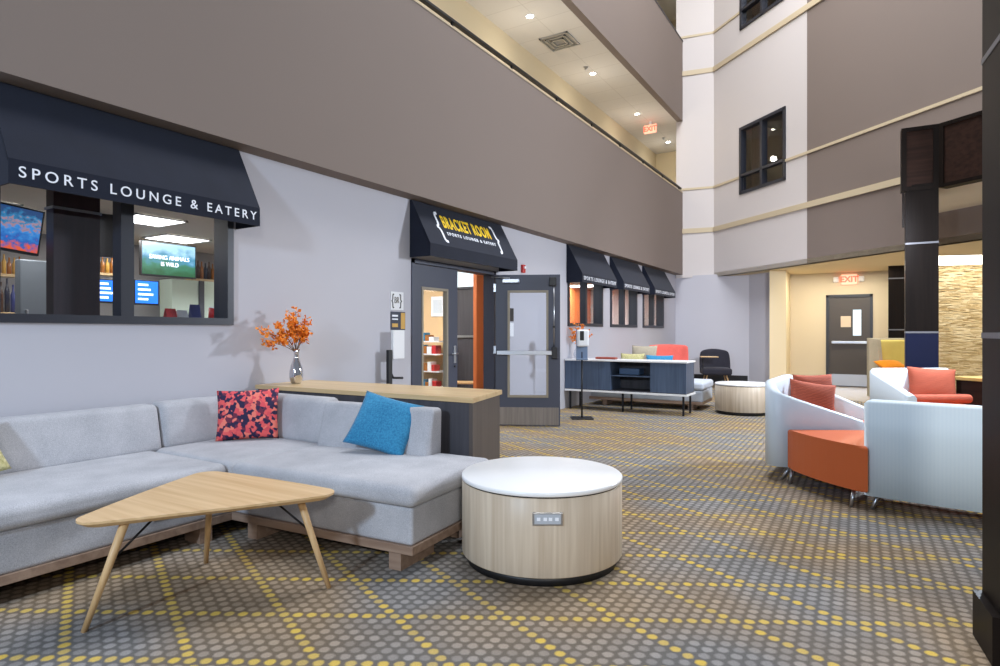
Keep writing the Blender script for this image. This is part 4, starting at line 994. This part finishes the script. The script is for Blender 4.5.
# ------------------------------------------------------------------ lounge interior things
def lx(px, py, x):   # helper for placing interior furniture on a plane parallel to the wall
    u = (px-500)/f_px; r = (-math.sin(th)+u*math.cos(th), math.cos(th)+u*math.sin(th)); t = x/r[0]; return r[1]*t, H+(hor-py)/f_px*t
lc = thing('column', 'dark wood pillar inside the bar behind the big window', 'column', (-5.35, 0, 0))
ya, _ = lx(49, 250, -5.35); yb, _ = lx(100, 250, -5.35)
obj('panel', MB().box(-.12, 0, ya+.03, yb, 0, 2.5), wood('bar_pillar_veneer', lin(44, 28, 30), lin(58, 38, 40), 2, 6, .4), lc); obj('metal_strip', MB().box(-.13, .01, ya+.02, yb+.01, 2.23, 2.25), 'steel', lc)
def tv(lab, x, pxa, pxb, pya, pyb, m, rz=0, words=None, tilt=0):
    y0, z1 = lx(pxa, pya, x); y1, _ = lx(pxb, pya, x); _, z0 = lx((pxa+pxb)/2, pyb, x)
    _, z1 = lx((pxa+pxb)/2, pya, x)
    w_, h_ = y1-y0, z1-z0
    t = thing('television', lab, 'television', (x, (y0+y1)/2, (z0+z1)/2), rot=(tilt, 0, rz))
    obj('casing', MB().box(-.05, 0, -w_/2, w_/2, -h_/2, h_/2, .005), 'black', t)
    obj('screen', MB().box(0, .004, -w_/2+.015, w_/2-.015, -h_/2+.02, h_/2-.015), m, t)
    if words:
        for i, s in enumerate(words): text('lettering', s, h_*.17, frame((0, 1, 0), (0, 0, 1), (.006, 0, h_*(.05-.19*i))), 'screenwhite', t, .9, bold=.0)
    return t, w_, h_
tv('wall television showing green hills with white words above the bar counter', -7.9, 141, 196, 243, 277, 'mountain', 0, ['SAVING ANIMALS', 'IS WILD'])
tv('tilted television showing a sports show at the left of the bar window', -5.9, -22, 41, 204, 251, 'sport', R(-8), None, R(-7))
def menu(lab, x, a, b, c, d):
    t, w_, h_ = tv(lab, x, a, b, c, d, 'bluescreen')
    for i in range(4): obj('text_line', MB().box(.004, .006, -w_*.35, w_*(.05+.1*(i % 3)), h_*(.30-.19*i)-.012, h_*(.30-.19*i)+.012), 'screenwhite', t)
menu('blue lit menu screen right of the pillar in the bar', -7.6, 96, 118, 279, 303)
menu('blue lit menu screen below the hill television', -7.6, 134, 159, 280, 305)
tv('dark switched-off television seen past the pillar in the bar', -6.6, 100, 116, 214, 257, 'black', R(-20))
# bar shelves with bottles
def shelf(lab, x, pxa, pxb, py, nb, mats, hgt, group, dep=.2, blab='liquor bottle'):
    ya_, z = lx(pxa, py, x); yb_, _ = lx(pxb, py, x)
    s = label(obj('bar_shelf', MB().box(x-dep/2, x+dep/2, ya_-.1, yb_+.1, z-.03, z), 'countertop'), lab, 'shelf')
    for i in range(nb):
        yy = ya_+(yb_-ya_)*(i+.5)/nb; r_ = min(.05, (yb_-ya_)/nb*.44); h_ = hgt*rnd.uniform(.85, 1.05)
        b = label(obj('bottle', MB().lathe([(0, 0), (r_, 0), (r_, h_*.62), (r_*.4, h_*.78), (r_*.36, h_), (0, h_)], n=12), mats[i % len(mats)]), blab, 'bottle', group)
        b.location = (x+.0, yy, z+.001)
shelf('upper bar shelf with amber bottles beside the pillar', -8.4, 100, 119, 273, 4, ['amber', 'gold'], .22, 'amber bottles beside the pillar', blab='amber bottle on the shelf just right of the bar pillar')
shelf('upper bar shelf with dark bottles right of the hill television', -8.4, 196, 218, 279, 6, ['brownglass', 'amber', 'darkbottle'], .28, 'bottles right of the hill television', blab='bottle on the shelf right of the hill television')
shelf('upper bar shelf with amber bottles at the left edge', -8.4, -15, 22, 273, 7, ['amber', 'gold'], .22, 'amber bottles at the left edge', blab='amber bottle on the upper shelf left of the pillar')
shelf('lower bar shelf with dark bottles at the left edge', -8.2, -15, 22, 312, 6, ['darkbottle', 'navyp', 'brownglass'], .36, 'dark bottles at the left edge', blab='dark bottle on the lower shelf left of the pillar')
ya_, _ = lx(172, 300, -8.3); yb_, z0 = lx(214, 318, -8.3); _, z1 = lx(214, 282, -8.3)
ck = thing('bar_cabinet', 'pale green lit back bar cabinet under the hill television', 'cabinet', (-8.3, ya_, 0))
obj('body', MB().box(-.3, 0, 0, yb_-ya_, 0, z1), plain('pale_green_panel', lin(205, 222, 205), .6), ck); obj('divider', MB().box(0, .02, (yb_-ya_)*.62, (yb_-ya_)*.74, 0, z1), 'frame', ck)
ya_, _ = lx(20, 300, -6.9); yb_, _ = lx(52, 300, -6.9)
fz = thing('steel_cooler', 'tall grey cooler cabinet left of the bar pillar', 'cooler', (-6.9, ya_, 0)); obj('body', MB().box(-.12, 0, 0, yb_-ya_, 0, 1.98, .01), plain('cooler_steel', lin(120, 128, 136), .35, .4), fz); obj('door_handle', MB().box(0, .03, .04, .06, .8, 1.5, .004), 'steel', fz)
# things on the window ledge inside
lg = label(obj('bar_ledge', MB().box(-5.1, W-T_-.002, 1.53, 3.16, 1.365, 1.40), 'frame'), 'dark ledge inside the bar window', 'ledge')
def card(lab, y_, w_, h_, m, strip=None, x=-4.86):
    t = thing('table_card', lab, 'card', (x, y_, 1.401))
    obj('panel', MB().ext([(0, -w_/2, 0), (.06, -w_/2, 0), (.03, -w_/2, h_)], (0, w_, 0)), m, t)
    if strip: obj('print', MB().ext([(.052, -w_*.3, .012), (.053, -w_*.3, .012), (.040, -w_*.3, h_*.55), (.039, -w_*.3, h_*.55)], (0, w_*.6, 0)), strip, t)
def ly(px): return lx(px, 318, -4.84)[0]
card('small red and white card on the bar window ledge', ly(169.5), .085, .075, 'red', 'paper'); card('low white card between the red and blue cards on the ledge', ly(181), .085, .065, 'paper')
card('blue card with yellow picture on the bar window ledge', ly(194), .085, .115, 'navyp', 'yellow')
cup = thing('paper_cup', 'tilted red paper cup on the bar window ledge', 'cup', (-4.84, ly(211), 1.405), rot=(R(-14), 0, 0))
obj('cup_body', MB().lathe([(0, 0), (.022, 0), (.036, .085), (.033, .085), (.02, .004), (0, .004)], n=20), 'red', cup); obj('rim', MB().lathe([(.034, .083), (.038, .083), (.038, .089), (.034, .089)], n=20, caps=False), 'paper', cup)
# ceiling panels
def panel(lab, x, y_, sx=1.2, sy=.6):
    t = thing('ceiling_panel_light', lab, 'light', (x, y_, 2.497)); obj('diffuser', MB().box(-sx/2+.02, sx/2-.02, -sy/2+.02, sy/2-.02, -.012, 0), 'panel', t)
    obj('frame', MB().box(-sx/2, sx/2, -sy/2, -sy/2+.02, -.016, 0).box(-sx/2, sx/2, sy/2-.02, sy/2, -.016, 0).box(-sx/2, -sx/2+.02, -sy/2, sy/2, -.016, 0).box(sx/2-.02, sx/2, -sy/2, sy/2, -.016, 0), 'paper', t)
def cp(px, py):
    u = (px-500)/f_px; t = f_px*(2.79-H)/(hor-py); return (-math.sin(th)+u*math.cos(th))*t, (math.cos(th)+u*math.sin(th))*t
panel('bright ceiling panel in the bar above the hill television, nearer the window', -6.67, 3.65, .55, .55); panel('bright ceiling panel in the bar, deeper behind the window', -7.68, 4.57, .55, .6); panel('bright ceiling panel in the bar behind the pillar', -7.2, 2.3, .6, .6)
panel('bright ceiling panel inside the lounge behind the open doorway', -6.2, 7.6); panel('bright ceiling panel behind the near far window', -6.3, 12.0); panel('bright ceiling panel behind the corner far window', -6.3, 14.6)
panel('bright ceiling panel at the back of the lounge behind the door', -8, 8.0)
# seen through the doorway
oc = label(obj('column', MB().box(-.06, 0, 0, .24, 0, 2.5), 'orangewall'), 'orange painted pillar inside the doorway', 'column'); ya_, _ = lx(476.5, 330, -5.3); oc.location = (-5.3, ya_, 0)
rk = thing('merchandise_rack', 'rack of small goods seen through the glass of the closed door', 'rack', (-6.75, 8.62, 0))
for z in (.35, .62, .92, 1.14): obj('shelf', MB().box(-.50, .34, -.18, .18, z-.02, z), 'whitetop', rk)
for x in (-.50, .31): obj('upright', MB().box(x, x+.03, -.02, .02, 0, 1.2), 'blackmetal', rk)
cols = ['red', 'navyp', 'paper', 'gold', 'bluefab', 'amber', 'whitetop']
ii = 0
for z in (.35, .62, .92, 1.14):
    xx = -7.20
    while xx < -6.55:
        w_ = rnd.uniform(.07, .13); h_ = rnd.uniform(.07, .16)
        b = label(obj('goods_box', MB().box(0, w_-.012, -.08, .08, 0, h_, .003), cols[ii % 7]), 'small packaged goods on the rack behind the closed door', 'box', 'goods on the rack'); b.location = (xx, 8.52, z+.001); xx += w_; ii += 1
wp = thing('framed_print', 'white framed print on the wood wall behind the closed door glass', 'picture', (-6.78, 8.90, 1.76)); obj('frame', MB().box(-.15, .15, -.02, 0, -.18, .18), 'paper', wp); obj('print', MB().box(-.10, .10, -.024, -.02, -.12, .12), plain('print_pale', lin(200, 208, 214), .7), wp)
ch = thing('dining_chair', 'dark wooden chair inside the doorway beside the orange pillar', 'chair', (-5.9, lx(467, 380, -5.9)[0], 0), R(-60))
obj('seat', MB().box(-.2, .2, -.2, .2, .43, .46, .01), 'oakleg', ch); obj('backrest', MB().box(-.2, .2, .17, .2, .55, .86, .01), 'walnutp', ch)
for sx in (-.18, .18):
    obj('leg', MB().box(sx-.018, sx+.018, -.198, -.162, 0, .43), 'walnutp', ch); obj('leg', MB().box(sx-.018, sx+.018, .165, .2, 0, .86), 'walnutp', ch)
for y0_, y1_ in ((14.3, 15.5), (12.9, 13.3), (15.75, 16.1)):
    b_ = label(obj('column', MB().box(-.3, 0, 0, y1_-y0_, 0, 2.5), 'orangewall'), 'orange wall section behind the far windows', 'column', 'orange sections behind the far windows'); b_.location = (-6.9, y0_, 0)

# ------------------------------------------------------------------ lights
def area(name, loc, target, sx, sy, power, col, spread=180):
    l = bpy.data.lights.new(name, 'AREA'); l.shape = 'RECTANGLE'; l.size = sx; l.size_y = sy; l.energy = power; l.color = col; l.spread = R(spread)
    o = bpy.data.objects.new(name, l); C.objects.link(o); o.location = loc
    o.rotation_euler = (Vector(target)-Vector(loc)).to_track_quat('-Z', 'Y').to_euler()
    return o
area('skylight', (-1.6, 9.0, 12.4), (-1.2, 10, 0), 4.5, 9, 1450, (.94, .96, 1))
area('key_front', (-1.9, -3.2, 3.0), (-2.6, 2.4, .3), .45, .45, 200, (.62, .79, 1))  # unseen flash-like key added behind the camera, throws the coffee table shadow
area('key_side', (1.6, 9.0, 2.7), (-4.2, 5, 1.2), .5, .5, 230, (.80, .88, 1))  # unseen flash-like key added on the right, throws the awning shadow
area('fill_far', (0.2, 8.2, 2.9), (-4.2, 15.5, 1.2), .5, .5, 42, (.84, .88, 1), 75)  # added free-floating fill for the far ground wall, no fixture there
area('fill_back', (3.2, -3.2, 3.2), (.3, 6, .3), .6, .6, 75, (1, .96, .9), 110)  # added warm fill behind the camera to brighten the right side
area('recess_light', (-.6, 15.6, 2.68), (-.6, 15.6, 0), 1.5, .6, 45, (1, .90, .70))
for x, y_, e_ in ((-6.6, 2.6, 24), (-7.6, 4.2, 24), (-6.6, 7.4, 55), (-6.4, 11.5, 55), (-6.4, 14.5, 45)):
    area('lounge_lamp', (x, y_, 2.45), (x, y_, 0), 1.1, .5, e_, (1, .95, .88))
area('lounge_area_cool', (-5.9, 9.7, 2.45), (-5.9, 9.7, 0), .8, .5, 40, (.9, .95, 1))  # cool area light pointing down behind the wainscot
for y_ in (6.62, 9.4, 12.18, 15.0, 17.6):
    l = bpy.data.lights.new('corridor_lamp', 'POINT'); l.energy = 9; l.color = (1, .95, .86); l.shadow_soft_size = .08
    o = bpy.data.objects.new('corridor_lamp', l); C.objects.link(o); o.location = (-5.165, y_, 6.0)
wd = bpy.data.worlds.new('world'); S.world = wd; wd.use_nodes = True
bg = wd.node_tree.nodes['Background']; bg.inputs[0].default_value = (.80, .86, 1, 1); bg.inputs[1].default_value = .25
S.view_settings.view_transform = 'Standard'; S.view_settings.look = 'None'; S.view_settings.gamma = 1; S.view_settings.exposure = .2
S.view_settings.use_curve_mapping = False
S.cycles.use_denoising = True
S.cycles.max_bounces = 8; S.cycles.transparent_max_bounces = 12; S.cycles.sample_clamp_indirect = 6
